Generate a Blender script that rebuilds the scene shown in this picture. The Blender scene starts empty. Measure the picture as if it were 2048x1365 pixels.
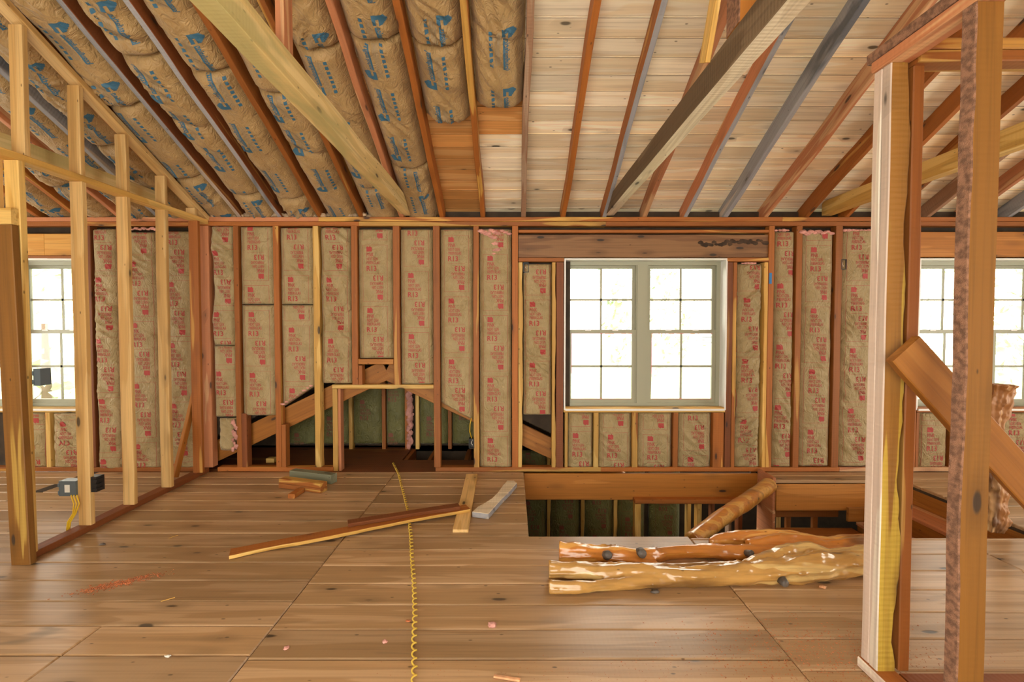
import bpy, bmesh, math, random
from mathutils import Vector, Matrix, noise
random.seed(7)
SC = bpy.context.scene
COL = SC.collection
# ------------------------------------------------------------------ camera, world, exposure
F, PITCH, H = 940.0, math.radians(1.74), 1.48
cam_d = bpy.data.cameras.new('camera'); cam = bpy.data.objects.new('camera', cam_d); COL.objects.link(cam)
cam_d.sensor_width = 36.0; cam_d.lens = F / 2048 * 36.0; cam_d.clip_start = .02; cam_d.clip_end = 300
cam.location = (0, 0, H); cam.rotation_euler = (math.pi / 2 - PITCH, 0, 0)
SC.camera = cam
W = bpy.data.worlds.new('sky'); SC.world = W; W.use_nodes = True
bg = W.node_tree.nodes['Background']; bg.inputs[0].default_value = (1.0, 0.93, 0.79, 1); bg.inputs[1].default_value = 10.0
SC.view_settings.view_transform = 'Standard'; SC.view_settings.look = 'None'
SC.view_settings.gamma = 1; SC.view_settings.use_curve_mapping = False
SC.view_settings.exposure = -0.50
SC.cycles.use_denoising = True
SC.cycles.max_bounces = 10; SC.cycles.diffuse_bounces = 6; SC.cycles.transparent_max_bounces = 12
SC.cycles.caustics_reflective = False; SC.cycles.caustics_refractive = False

def ray(x, y):
    a = (x - 1024) / F; c = -(y - 682.5) / F
    return Vector((a, math.cos(PITCH) + c * math.sin(PITCH), c * math.cos(PITCH) - math.sin(PITCH)))
def atZ(x, y, z=0.0):
    r = ray(x, y); t = (z - H) / r.z; return Vector((r.x * t, r.y * t, z))
def atY(x, y, Y):
    r = ray(x, y); t = Y / r.y; return Vector((r.x * t, Y, H + r.z * t))
YW = 4.75
def wx(px): return (px - 1024) / 197.6
def wz(py): return atY(1024, py, YW).z

# ------------------------------------------------------------------ materials
class NT:
    def __init__(s, name):
        s.m = bpy.data.materials.new(name); s.m.use_nodes = True
        s.t = s.m.node_tree; s.b = s.t.nodes['Principled BSDF']
    def n(s, typ, **kw):
        nd = s.t.nodes.new(typ)
        for k, v in kw.items():
            if k.startswith('i_'):
                key = k[2:]; key = int(key) if key.isdigit() else key.replace('_', ' ')
                if isinstance(v, bpy.types.NodeSocket): s.t.links.new(v, nd.inputs[key])
                else: nd.inputs[key].default_value = v
            else: setattr(nd, k, v)
        return nd
    def l(s, a, b): s.t.links.new(a, b)
    def math(s, op, a, b=0.0, c=None):
        nd = s.n('ShaderNodeMath', operation=op)
        for i, v in enumerate((a, b) if c is None else (a, b, c)):
            if isinstance(v, bpy.types.NodeSocket): s.l(v, nd.inputs[i])
            else: nd.inputs[i].default_value = v
        return nd.outputs[0]
    def mix(s, f, a, b, typ='MIX'):
        nd = s.n('ShaderNodeMix', data_type='RGBA', blend_type=typ)
        for i, v in ((0, f), (6, a), (7, b)):
            if isinstance(v, bpy.types.NodeSocket): s.l(v, nd.inputs[i])
            else: nd.inputs[i].default_value = v if not isinstance(v, tuple) else (*v, 1)[:4]
        return nd.outputs[2]
    def ramp(s, v, lo, hi):
        nd = s.n('ShaderNodeMapRange', interpolation_type='SMOOTHSTEP'); s.l(v, nd.inputs[0])
        nd.inputs[1].default_value = lo; nd.inputs[2].default_value = hi; return nd.outputs[0]
    def scale(s, vec, sc):
        nd = s.n('ShaderNodeVectorMath', operation='MULTIPLY'); s.l(vec, nd.inputs[0]); nd.inputs[1].default_value = sc; return nd.outputs[0]
    def noise(s, vec, sc, detail=2.0, rough=.5, dist=0.0):
        nd = s.n('ShaderNodeTexNoise', i_Scale=1.0, i_Detail=detail, i_Roughness=rough, i_Distortion=dist)
        s.l(s.scale(vec, sc), nd.inputs['Vector']); return nd.outputs[0]

def wood(name, heart, sap, sapamt=.3, knots=.5, saw=0.0, rough=.6, stain=None, stainamt=0.0, use_tone=False, coat=0.0, swap=False, grainf=1.0):
    T = NT(name)
    co = T.n('ShaderNodeTexCoord').outputs['Object']
    if swap == 'z':
        sx = T.n('ShaderNodeSeparateXYZ'); T.l(co, sx.inputs[0])
        cx = T.n('ShaderNodeCombineXYZ'); T.l(sx.outputs[2], cx.inputs[0]); T.l(sx.outputs[0], cx.inputs[1]); T.l(sx.outputs[1], cx.inputs[2]); co = cx.outputs[0]
    elif swap:   # board length along object Y
        sx = T.n('ShaderNodeSeparateXYZ'); T.l(co, sx.inputs[0])
        cx = T.n('ShaderNodeCombineXYZ'); T.l(sx.outputs[1], cx.inputs[0]); T.l(sx.outputs[0], cx.inputs[1]); T.l(sx.outputs[2], cx.inputs[2]); co = cx.outputs[0]
    if use_tone:
        rnd = T.n('ShaderNodeAttribute', attribute_name='tone').outputs['Fac']
    else:
        rnd = T.n('ShaderNodeObjectInfo').outputs['Random']
    off = T.n('ShaderNodeVectorMath', operation='SCALE'); off.inputs[0].default_value = (37., 11., 23.); T.l(rnd, off.inputs['Scale'])
    ad = T.n('ShaderNodeVectorMath', operation='ADD'); T.l(co, ad.inputs[0]); T.l(off.outputs[0], ad.inputs[1]); P = ad.outputs[0]
    zone = T.noise(P, (.7, 9, 9), 2, .5, .6)
    s = T.ramp(zone, .5 + (.5 - sapamt) * .4, .53 + (.5 - sapamt) * .4)
    base = T.mix(s, heart, sap)
    g = T.noise(P, (1.2 * grainf, 55 * grainf, 55 * grainf), 4, .6, .4)
    g2 = T.noise(P, (.6, 16, 16), 3, .6, 1.2)
    base = T.mix(T.math('MULTIPLY', T.ramp(g, .42, .75), .45), base, tuple(c * .45 for c in heart[:3]))
    base = T.mix(T.math('MULTIPLY', T.ramp(g2, .5, .8), .35), base, tuple(min(1, c * 1.5) for c in heart[:3]))
    bright = T.math('ADD', T.math('MULTIPLY', rnd, .4), .8)
    hs = T.n('ShaderNodeHueSaturation', i_Hue=.5, i_Saturation=1.0); T.l(base, hs.inputs['Color']); T.l(bright, hs.inputs['Value']); base = hs.outputs[0]
    # knots
    v = T.n('ShaderNodeTexVoronoi', i_Scale=1.0); wp = T.n('ShaderNodeVectorMath', operation='ADD')
    T.l(T.scale(P, (2.9, 8.5, 8.5)), v.inputs['Vector'])
    sepc = T.n('ShaderNodeSeparateColor'); T.l(v.outputs['Color'], sepc.inputs[0])
    pick = T.math('LESS_THAN', sepc.outputs[0], knots + .12)
    kd = T.math('ADD', v.outputs['Distance'], T.math('MULTIPLY', g2, .12))
    core = T.math('MULTIPLY', T.math('SUBTRACT', 1.0, T.ramp(kd, .14, .2)), pick)
    halo = T.math('MULTIPLY', T.math('SUBTRACT', 1.0, T.ramp(kd, .17, .5)), T.math('MULTIPLY', pick, .5))
    base = T.mix(halo, base, tuple(c * .55 for c in heart[:3]))
    base = T.mix(core, base, tuple(c * .16 + .008 for c in heart[:3]))
    v2 = T.n('ShaderNodeTexVoronoi', i_Scale=1.0); T.l(T.scale(P, (11, 26, 26)), v2.inputs['Vector'])
    sp2 = T.n('ShaderNodeSeparateColor'); T.l(v2.outputs['Color'], sp2.inputs[0])
    speck = T.math('MULTIPLY', T.math('LESS_THAN', sp2.outputs[1], .16), T.math('SUBTRACT', 1.0, T.ramp(v2.outputs['Distance'], .07, .16)))
    base = T.mix(T.math('MULTIPLY', speck, .85), base, tuple(c * .2 for c in heart[:3]))
    if stain:
        sn = T.noise(P, (1.1, 4, 4), 3, .6, .5)
        base = T.mix(T.math('MULTIPLY', T.ramp(sn, .62 - .35 * stainamt, .72 - .25 * stainamt), .85), base, stain)
    T.l(base, T.b.inputs['Base Color'])
    T.b.inputs['Roughness'].default_value = rough
    if coat: T.b.inputs['Coat Weight'].default_value = coat; T.b.inputs['Coat Roughness'].default_value = .12
    hgt = T.math('MULTIPLY', g, .5)
    if saw:
        wv = T.n('ShaderNodeTexWave', i_Scale=14.0, i_Distortion=2.5, i_Detail=3.0, i_Detail_Scale=3.0); T.l(T.scale(P, (1, .25, .25)), wv.inputs['Vector'])
        hgt = T.math('ADD', hgt, T.math('MULTIPLY', wv.outputs[1], saw))
    hgt = T.math('SUBTRACT', hgt, T.math('MULTIPLY', core, .5))
    bp = T.n('ShaderNodeBump', i_Strength=.35, i_Distance=.004); T.l(hgt, bp.inputs['Height']); T.l(bp.outputs[0], T.b.inputs['Normal'])
    return T.m

M = {}
M['cedar'] = wood('red_cedar', (.33, .105, .016), (.52, .27, .06), .22, .45, .25)
M['cedar_streak'] = wood('streaked_cedar', (.34, .11, .018), (.58, .33, .075), .42, .4, .2)
M['cedar_dark'] = wood('dark_cedar', (.20, .058, .014), (.38, .18, .05), .15, .5, .3)
M['cedar_pink'] = wood('pink_cedar', (.50, .20, .09), (.64, .37, .19), .35, .3, .3)
M['sap'] = wood('yellow_sapwood', (.55, .32, .075), (.68, .45, .14), .45, .35, .2)
M['pine'] = wood('pale_pine', (.55, .34, .12), (.64, .43, .18), .5, .35, .1)
M['pine_green'] = wood('treated_pine', (.62, .47, .20), (.72, .57, .28), .5, .4, .15, stain=(.48, .42, .18), stainamt=.2, grainf=.6)
M['grey'] = wood('weathered_grey_wood', (.30, .30, .32), (.48, .40, .33), .3, .3, .6, rough=.8, stain=(.10, .11, .13), stainamt=.25)
M['greybrown'] = wood('grey_brown_wood', (.30, .17, .10), (.40, .27, .18), .4, .3, .6, rough=.8)
M['silver'] = wood('silvery_sawn_wood', (.62, .50, .42), (.75, .68, .58), .5, .3, .5, rough=.7)
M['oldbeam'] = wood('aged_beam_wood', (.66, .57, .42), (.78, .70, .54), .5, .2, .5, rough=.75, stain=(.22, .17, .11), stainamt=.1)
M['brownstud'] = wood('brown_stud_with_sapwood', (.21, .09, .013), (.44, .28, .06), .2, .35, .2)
M['shadedbeam'] = wood('shaded_beam_side', (.13, .085, .045), (.19, .13, .075), .4, .3, .5, rough=.8)  # shade on the right tie beam's left face, put into the colour
M['greygreen'] = wood('grey_green_wood', (.22, .23, .15), (.30, .27, .17), .3, .3, .3, stain=(.12, .14, .11), stainamt=.2)
M['mustard'] = wood('mustard_sawn_wood', (.30, .135, .022), (.50, .34, .045), .66, .45, .8, stain=(.34, .25, .04), stainamt=.1)
M['knotty'] = wood('knotty_header_wood', (.20, .095, .04), (.27, .14, .06), .4, .8, .2, stain=(.05, .02, .012), stainamt=-.15)
M['orange'] = wood('orange_board', (.38, .145, .02), (.46, .19, .035), .3, .35, .1)
M['floor'] = wood('floor_plank', (.37, .23, .115), (.47, .31, .175), .5, .3, .05, rough=.36, stain=(.17, .12, .07), stainamt=-.15, use_tone=True)
M['deck'] = wood('ceiling_board', (.88, .73, .50), (.93, .83, .64), .5, .25, 0, rough=.5, use_tone=True)
M['deckorange'] = wood('orange_ceiling_board', (.60, .29, .09), (.70, .39, .15), .4, .2, 0, rough=.5, use_tone=True)
M['log'] = wood('polished_log_wood', (.46, .17, .028), (.62, .33, .08), .45, .4, 0, rough=.28, stain=(.11, .04, .012), stainamt=.22, coat=.8)
M['logpale'] = wood('pale_polished_log_wood', (.50, .28, .08), (.66, .46, .18), .5, .4, 0, rough=.28, stain=(.20, .10, .03), stainamt=.15, coat=.8)
M['newel'] = wood('twisted_newel_wood', (.36, .16, .05), (.56, .34, .15), .4, .3, 0, stain=(.09, .035, .012), stainamt=.35, swap='z')

def simple(name, col, rough=.6, bump=0, bscale=60, var=0.0, metal=0):
    T = NT(name); co = T.n('ShaderNodeTexCoord').outputs['Object']
    c = (*col, 1)
    if var:
        nn = T.noise(co, (bscale * .15,) * 3, 3)
        T.l(T.mix(T.ramp(nn, .3, .7), tuple(x * (1 - var) for x in col), tuple(min(1, x * (1 + var)) for x in col)), T.b.inputs['Base Color'])
    else: T.b.inputs['Base Color'].default_value = c
    T.b.inputs['Roughness'].default_value = rough; T.b.inputs['Metallic'].default_value = metal
    if bump:
        nn = T.noise(co, (bscale,) * 3, 4)
        bp = T.n('ShaderNodeBump', i_Strength=bump, i_Distance=.004); T.l(nn, bp.inputs['Height']); T.l(bp.outputs[0], T.b.inputs['Normal'])
    return T.m
def paper(name, col, dark):
    T = NT(name); co = T.n('ShaderNodeTexCoord').outputs['Object']
    a = T.noise(co, (7, 7, 7), 4, .6); b = T.noise(co, (140, 140, 140), 2)
    c = T.mix(T.ramp(a, .35, .72), col, dark); c = T.mix(T.math('MULTIPLY', T.ramp(b, .4, .8), .22), c, tuple(x * .6 for x in col))
    T.l(c, T.b.inputs['Base Color']); T.b.inputs['Roughness'].default_value = .55
    T.b.inputs['Sheen Weight'].default_value = .15
    w1 = T.n('ShaderNodeTexNoise', i_Scale=1.0, i_Detail=3.0, i_Distortion=1.6); T.l(T.scale(co, (16, 16, 9)), w1.inputs['Vector'])
    rid = T.math('ABSOLUTE', T.math('SUBTRACT', w1.outputs[0], .5))
    bp = T.n('ShaderNodeBump', i_Strength=.8, i_Distance=.025); T.l(T.math('ADD', T.math('MULTIPLY', rid, -1.2), T.math('MULTIPLY', a, .4)), bp.inputs['Height']); T.l(bp.outputs[0], T.b.inputs['Normal'])
    return T.m
M['kraft'] = paper('kraft_paper', (.385, .295, .145), (.30, .225, .095))
M['kraftbrown'] = paper('brown_kraft_paper', (.43, .285, .12), (.34, .215, .085))
M['kraftshade'] = paper('shaded_kraft_paper', (.17, .165, .05), (.12, .12, .035))  # same kraft paper, its dim greenish shade mixed into the colour
M['redink'] = simple('red_ink', (.38, .045, .04), .6)
M['darkredink'] = simple('shaded_red_ink', (.22, .07, .04), .6)  # same red print, darkened to suit the shaded far batts
M['blueink'] = simple('blue_ink', (.035, .13, .22), .6)
M['greyink'] = simple('grey_ink', (.30, .27, .20), .6)
M['pink'] = simple('pink_fiberglass', (.60, .30, .26), .95, 1.0, 90, .25)
M['fluff'] = simple('tan_fiberglass', (.42, .31, .2), .95, 1.0, 90, .3)
M['vinyl'] = simple('window_vinyl', (.36, .37, .28), .4)  # white vinyl, with the shade on frame and sashes in its colour
M['whitevinyl'] = simple('white_vinyl', (.82, .83, .82), .4)
M['black'] = simple('black_plastic', (.015, .016, .018), .35)
M['greybox'] = simple('blue_grey_plastic', (.10, .13, .15), .4)
M['yellow'] = simple('yellow_cable', (.72, .48, .02), .4)
M['cord'] = simple('yellow_cord', (.62, .43, .06), .5)
M['whitepaper'] = simple('white_paper', (.75, .74, .68), .6)
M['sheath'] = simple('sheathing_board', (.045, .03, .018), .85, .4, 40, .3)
M['plyorange'] = wood('orange_plywood', (.62, .30, .055), (.68, .36, .08), .5, .15, 0)
M['bark'] = simple('rough_bark_edge', (.27, .14, .085), .9, 1.0, 330, .4)
M['darkbark'] = simple('dark_bark', (.06, .035, .02), .9, 1.0, 60, .5)
M['knotgrey'] = simple('grey_knot_wood', (.10, .085, .075), .5, .6, 60, .5)
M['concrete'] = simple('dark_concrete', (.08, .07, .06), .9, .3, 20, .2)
M['grass'] = simple('grass', (.40, .48, .28), .9, .5, 8, .3)
M['leaf'] = simple('leaf', (.42, .52, .32), .8, .5, 6, .35)
M['trunk'] = simple('trunk', (.14, .10, .07), .9, .8, 12, .3)
M['sawdust'] = simple('red_sawdust', (.50, .17, .07), .95, 1.0, 200, .35)
M['chip'] = simple('wood_chip', (.62, .33, .17), .8, .5, 90, .3)
M['bluetape'] = simple('blue_tape', (.03, .2, .5), .6)
M['pinkfilm'] = simple('pink_film', (.8, .25, .28), .5)
def glassmat():
    T = NT('window_glass'); t = T.t
    tr = t.nodes.new('ShaderNodeBsdfTransparent'); gl = t.nodes.new('ShaderNodeBsdfGlossy'); gl.inputs['Roughness'].default_value = .02
    fr = t.nodes.new('ShaderNodeFresnel'); fr.inputs[0].default_value = 1.3; mx = t.nodes.new('ShaderNodeMixShader')
    t.links.new(fr.outputs[0], mx.inputs[0]); t.links.new(tr.outputs[0], mx.inputs[1]); t.links.new(gl.outputs[0], mx.inputs[2])
    t.links.new(mx.outputs[0], t.nodes['Material Output'].inputs[0]); return T.m
M['glass'] = glassmat()
def sheetmat():
    T = NT('thin_white_sheet'); t = T.t
    tr = t.nodes.new('ShaderNodeBsdfTransparent'); tl = t.nodes.new('ShaderNodeBsdfTranslucent'); tl.inputs[0].default_value = (.8, .8, .76, 1)
    mx = t.nodes.new('ShaderNodeMixShader'); mx.inputs[0].default_value = .4
    t.links.new(tr.outputs[0], mx.inputs[1]); t.links.new(tl.outputs[0], mx.inputs[2]); t.links.new(mx.outputs[0], t.nodes['Material Output'].inputs[0]); return T.m
M['sheet'] = sheetmat()

# ------------------------------------------------------------------ helpers
def tag(o, label=None, cat=None, group=None, kind=None):
    if label: o['label'] = label
    if cat: o['category'] = cat
    if group: o['group'] = group
    if kind: o['kind'] = kind
    return o
def link(name, verts, faces, mats, parent=None, smooth=False, mi=None, origin=None):
    me = bpy.data.meshes.new(name)
    if origin is not None: verts = [Vector(v) - origin for v in verts]
    me.from_pydata([tuple(v) for v in verts], [], faces)
    for m in (mats if isinstance(mats, (list, tuple)) else [mats]): me.materials.append(m)
    if mi: me.polygons.foreach_set('material_index', mi)
    if smooth: me.polygons.foreach_set('use_smooth', [True] * len(faces))
    me.update()
    o = bpy.data.objects.new(name, me); COL.objects.link(o)
    if origin is not None and parent is None: o.location = origin
    if parent:
        o.parent = parent
        if origin is not None: o.matrix_parent_inverse = Matrix(); o.location = origin - parent.location
        else: o.location = -parent.location if False else (0, 0, 0)
    return o
def empty(name, loc, label=None, cat=None, group=None, kind=None):
    o = bpy.data.objects.new(name, None); COL.objects.link(o); o.location = loc; o.empty_display_size = .05
    return tag(o, label, cat, group, kind)

class MB:
    def __init__(s): s.v = []; s.f = []; s.mi = []
    def add(s, vs, fs, mi=0):
        b = len(s.v); s.v += [Vector(v) for v in vs]; s.f += [tuple(i + b for i in f) for f in fs]; s.mi += [mi] * len(fs)
    def box(s, x0, x1, y0, y1, z0, z1, mi=0):
        s.add([(x, y, z) for x in (x0, x1) for y in (y0, y1) for z in (z0, z1)],
              [(0, 1, 3, 2), (4, 6, 7, 5), (0, 4, 5, 1), (2, 3, 7, 6), (0, 2, 6, 4), (1, 5, 7, 3)], mi)
    def prism(s, pts, n, mi=0):   # pts: polygon, n: extrusion vector
        k = len(pts); n = Vector(n); vs = [Vector(p) for p in pts] + [Vector(p) + n for p in pts]
        s.add(vs, [tuple(range(k))[::-1], tuple(range(k, 2 * k))] + [(i, (i + 1) % k, k + (i + 1) % k, k + i) for i in range(k)], mi)
    def tube(s, pts, rad, seg=8, mi=0, rn=0.0, flat=1.0, freq=4.0, cap=True, groove=0.0):
        pts = [Vector(p) for p in pts]; n = len(pts)
        up = None; b = len(s.v); vs = []
        for i, p in enumerate(pts):
            d = (pts[min(i + 1, n - 1)] - pts[max(i - 1, 0)]).normalized()
            if up is None: up = Vector((0, 0, 1)) if abs(d.z) < .9 else Vector((0, 1, 0))
            sd = d.cross(up).normalized(); up = sd.cross(d).normalized()
            r = rad[i] if isinstance(rad, (list, tuple)) else rad
            for j in range(seg):
                a = 2 * math.pi * j / seg; q = sd * math.cos(a) + up * math.sin(a) * flat
                rr = r
                if rn: rr = r * (1 + groove * (abs(noise.noise(Vector((p.x * 2.2, math.cos(a) * 2.6 + p.z * 3, math.sin(a) * 2.6 + 9)))) * 2 - .5)) 
                if rn: rr = rr * (1 + rn * noise.noise((p + q * r) * freq + Vector((3, 7, 1))) + rn * .5 * noise.noise((p + q * r) * freq * 3))
                vs.append(p + q * rr)
        fs = [(i * seg + j, i * seg + (j + 1) % seg, (i + 1) * seg + (j + 1) % seg, (i + 1) * seg + j) for i in range(n - 1) for j in range(seg)]
        if cap: fs += [tuple(range(seg))[::-1], tuple(range((n - 1) * seg, n * seg))]
        s.add(vs, fs, mi)
    def build(s, name, mats, parent=None, smooth=False, origin=None):
        return link(name, s.v, s.f, mats, parent, smooth, s.mi, origin)

def board(name, a, b, w, t, side, mat, label=None, cat=None, group=None, parent=None, rough=.0015, wane=0.0, wside=1, edge=None, edge2=None, seed=None, kind=None, bevel=.004, fr=3.0, cut0=0.0, cut1=0.0):
    """sawn board from a to b: w along side, t across; local X runs along its length"""
    a = Vector(a); b = Vector(b); L = (b - a).length; X = (b - a) / L
    Yv = Vector(side); Yv = (Yv - X * Yv.dot(X)).normalized(); Zv = X.cross(Yv)
    n = max(2, int(L / (.04 if wane else .15)) + 1)
    sd = random.random() * 100 if seed is None else seed
    c = bevel; prof = [(-w / 2 + c, -t / 2), (w / 2 - c, -t / 2), (w / 2, -t / 2 + c), (w / 2, t / 2 - c), (w / 2 - c, t / 2), (-w / 2 + c, t / 2), (-w / 2, t / 2 - c), (-w / 2, -t / 2 + c)]
    vs = []
    for i in range(n):
        x = L * i / (n - 1)
        dy = noise.noise(Vector((x * 1.7, sd, 0))) * rough * 2; dz = noise.noise(Vector((x * 1.7, sd, 9))) * rough * 2
        wn = 0
        if wane: wn = max(0, wane * (.55 + noise.noise(Vector((x * fr, sd, 5))) * 1.1 + .35 * noise.noise(Vector((x * fr * 4, sd, 3)))))
        for (py, pz) in prof:
            yy = py
            if wane and py * wside > 0: yy = py - wside * wn * (1.0 if pz * 1 < 0 else .6)
            xx = x
            if i == 0: xx += cut0 * (py / w)
            if i == n - 1: xx += cut1 * (py / w)
            vs.append(Vector((xx, yy + dy, pz + dz)))
    fs = []; mi = []
    for i in range(n - 1):
        for j in range(8):
            fs.append((i * 8 + j, i * 8 + (j + 1) % 8, (i + 1) * 8 + (j + 1) % 8, (i + 1) * 8 + j))
            m_ = 0
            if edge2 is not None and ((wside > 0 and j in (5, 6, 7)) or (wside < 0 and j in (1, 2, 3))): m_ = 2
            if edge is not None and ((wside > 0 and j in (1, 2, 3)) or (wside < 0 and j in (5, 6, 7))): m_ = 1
            mi.append(m_)
    fs += [tuple(range(8))[::-1], tuple(range((n - 1) * 8, n * 8))]; mi += [0, 0]
    o = link(name, vs, fs, [M[mat] if isinstance(mat, str) else mat] + ([M[edge]] if edge else []) + ([M[edge2]] if edge2 else []), None, False, mi)
    mw = Matrix((( X.x, Yv.x, Zv.x, a.x), (X.y, Yv.y, Zv.y, a.y), (X.z, Yv.z, Zv.z, a.z), (0, 0, 0, 1)))
    if parent: o.parent = parent; o.matrix_local = parent.matrix_local.inverted() @ mw if parent.parent is None else mw
    else: o.matrix_local = mw
    tag(o, label, cat, group, kind)
    return o
def vstud(name, px0, px1, z0, z1, mat, label, Y=YW, d=.09, group='studs of the window wall', cat='wall stud', **kw):
    x0, x1 = wx(px0), wx(px1)
    return board(name, ((x0 + x1) / 2, Y + d / 2, z0), ((x0 + x1) / 2, Y + d / 2, z1), x1 - x0, d, (1, 0, 0), mat, label, cat, group, **kw)

# ---- lettering templates
def text2d(body, height, width=None, bold=0.0):
    cu = bpy.data.curves.new('t', 'FONT'); cu.body = body; cu.resolution_u = 2; cu.size = 1.0; cu.offset = bold
    ob = bpy.data.objects.new('t', cu); COL.objects.link(ob)
    dg = bpy.context.evaluated_depsgraph_get(); me = ob.evaluated_get(dg).to_mesh()
    bm = bmesh.new(); bm.from_mesh(me)
    bmesh.ops.remove_doubles(bm, verts=bm.verts, dist=1e-5)
    xs = [v.co.x for v in bm.verts]; ys = [v.co.y for v in bm.verts]
    x0, x1, y0, y1 = min(xs), max(xs), min(ys), max(ys)
    sy = height / (y1 - y0); sx = sy if width is None else width / (x1 - x0)
    for v in bm.verts: v.co = Vector(((v.co.x - x0) * sx, -(v.co.y - y0) * sy + height, 0))   # v grows downward
    bmesh.ops.triangulate(bm, faces=bm.faces)
    for _ in range(3):
        lng = [e for e in bm.edges if e.calc_length() > .016]
        if not lng: break
        bmesh.ops.subdivide_edges(bm, edges=lng, cuts=1); bmesh.ops.triangulate(bm, faces=bm.faces)
    vs = [(v.co.x, v.co.y) for v in bm.verts]; bm.verts.ensure_lookup_table(); bm.verts.index_update()
    fs = [tuple(v.index for v in f.verts) for f in bm.faces]; bm.free()
    ob.evaluated_get(dg).to_mesh_clear(); bpy.data.objects.remove(ob); bpy.data.curves.remove(cu)
    return vs, fs
class D2:
    def __init__(s): s.v = []; s.f = []; s.mi = []
    def put(s, tf, du, dv, mi=0):
        b = len(s.v); s.v += [(u + du, v + dv) for u, v in tf[0]]; s.f += [tuple(i + b for i in f) for f in tf[1]]; s.mi += [mi] * len(tf[1])
    def rect(s, u0, u1, v0, v1, mi=0, st=.014):
        nu = max(1, int(math.ceil((u1 - u0) / st))); nv = max(1, int(math.ceil((v1 - v0) / st)))
        vs = [(u0 + (u1 - u0) * i / nu, v0 + (v1 - v0) * j / nv) for j in range(nv + 1) for i in range(nu + 1)]
        fs = [(j * (nu + 1) + i, j * (nu + 1) + i + 1, (j + 1) * (nu + 1) + i + 1, (j + 1) * (nu + 1) + i) for j in range(nv) for i in range(nu)]
        s.put((vs, fs), 0, 0, mi)
    def poly(s, pts, mi=0):
        s.put((pts, [(0, i, i + 1) for i in range(1, len(pts) - 1)]), 0, 0, mi)
BW, BH = .25, .566
half = D2()
# house mark
half.rect(.045, .1, .028, .068); half.rect(.045, .066, .018, .028); half.poly([(.064, .028), (.08, .012), (.098, .028)])
half.put(text2d('PINK', .038, .073, .012), .045, .080)
half.put(text2d('NEXT GEN', .030, .112, .012), .045, .126)
half.put(text2d('FIBERGLAS', .030, .130, .012), .045, .164)
half.put(text2d('R13', .052, .100, .02), .042, .208)
label_t = D2(); label_t.put((half.v, half.f), 0, 0)
label_t.put(([(BW - u, BH - v) for u, v in half.v], half.f), 0, 0)
for a_ in ((0, BW, 0, .0022), (0, BW, BH - .0022, BH), (0, .0022, 0, BH), (BW - .0022, BW, 0, BH), (.04, .21, .282, .284)): label_t.rect(*a_)
mark = D2()   # blue ceiling-batt mark: text bar, arrow hook, row of icons
tk = text2d('knaufinsulation', .042, .21, .022)
mark.put(([(v, u) for u, v in tk[0]], tk[1]), 0, 0)
mark.rect(.036, .046, 0, .21)
for q in range(9):   # hooked arrow head drawn in short strips
    a0, a1 = q / 9, (q + 1) / 9
    v0, v1 = .222 + .062 * a0, .222 + .062 * a1
    l_ = -.045 + (.028 * (1 - abs(2 * a0 - 1)) * -1); r_ = .05 if a0 > .12 else .02
    if a0 < .5: mark.rect(-.012 - .03 * min(1, a0 * 2.5), .012, v0, v1); mark.rect(.03, .052, v0, v1)
    else: mark.rect(-.044 + .05 * (a0 - .5), .052, v0, v1)
for i in range(7): mark.rect(.115, .138, .03 + i * .036, .052 + i * .036)
for i in range(5): mark.rect(.066 + i * .008, .0685 + i * .008, .03, .26, 1)

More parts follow.
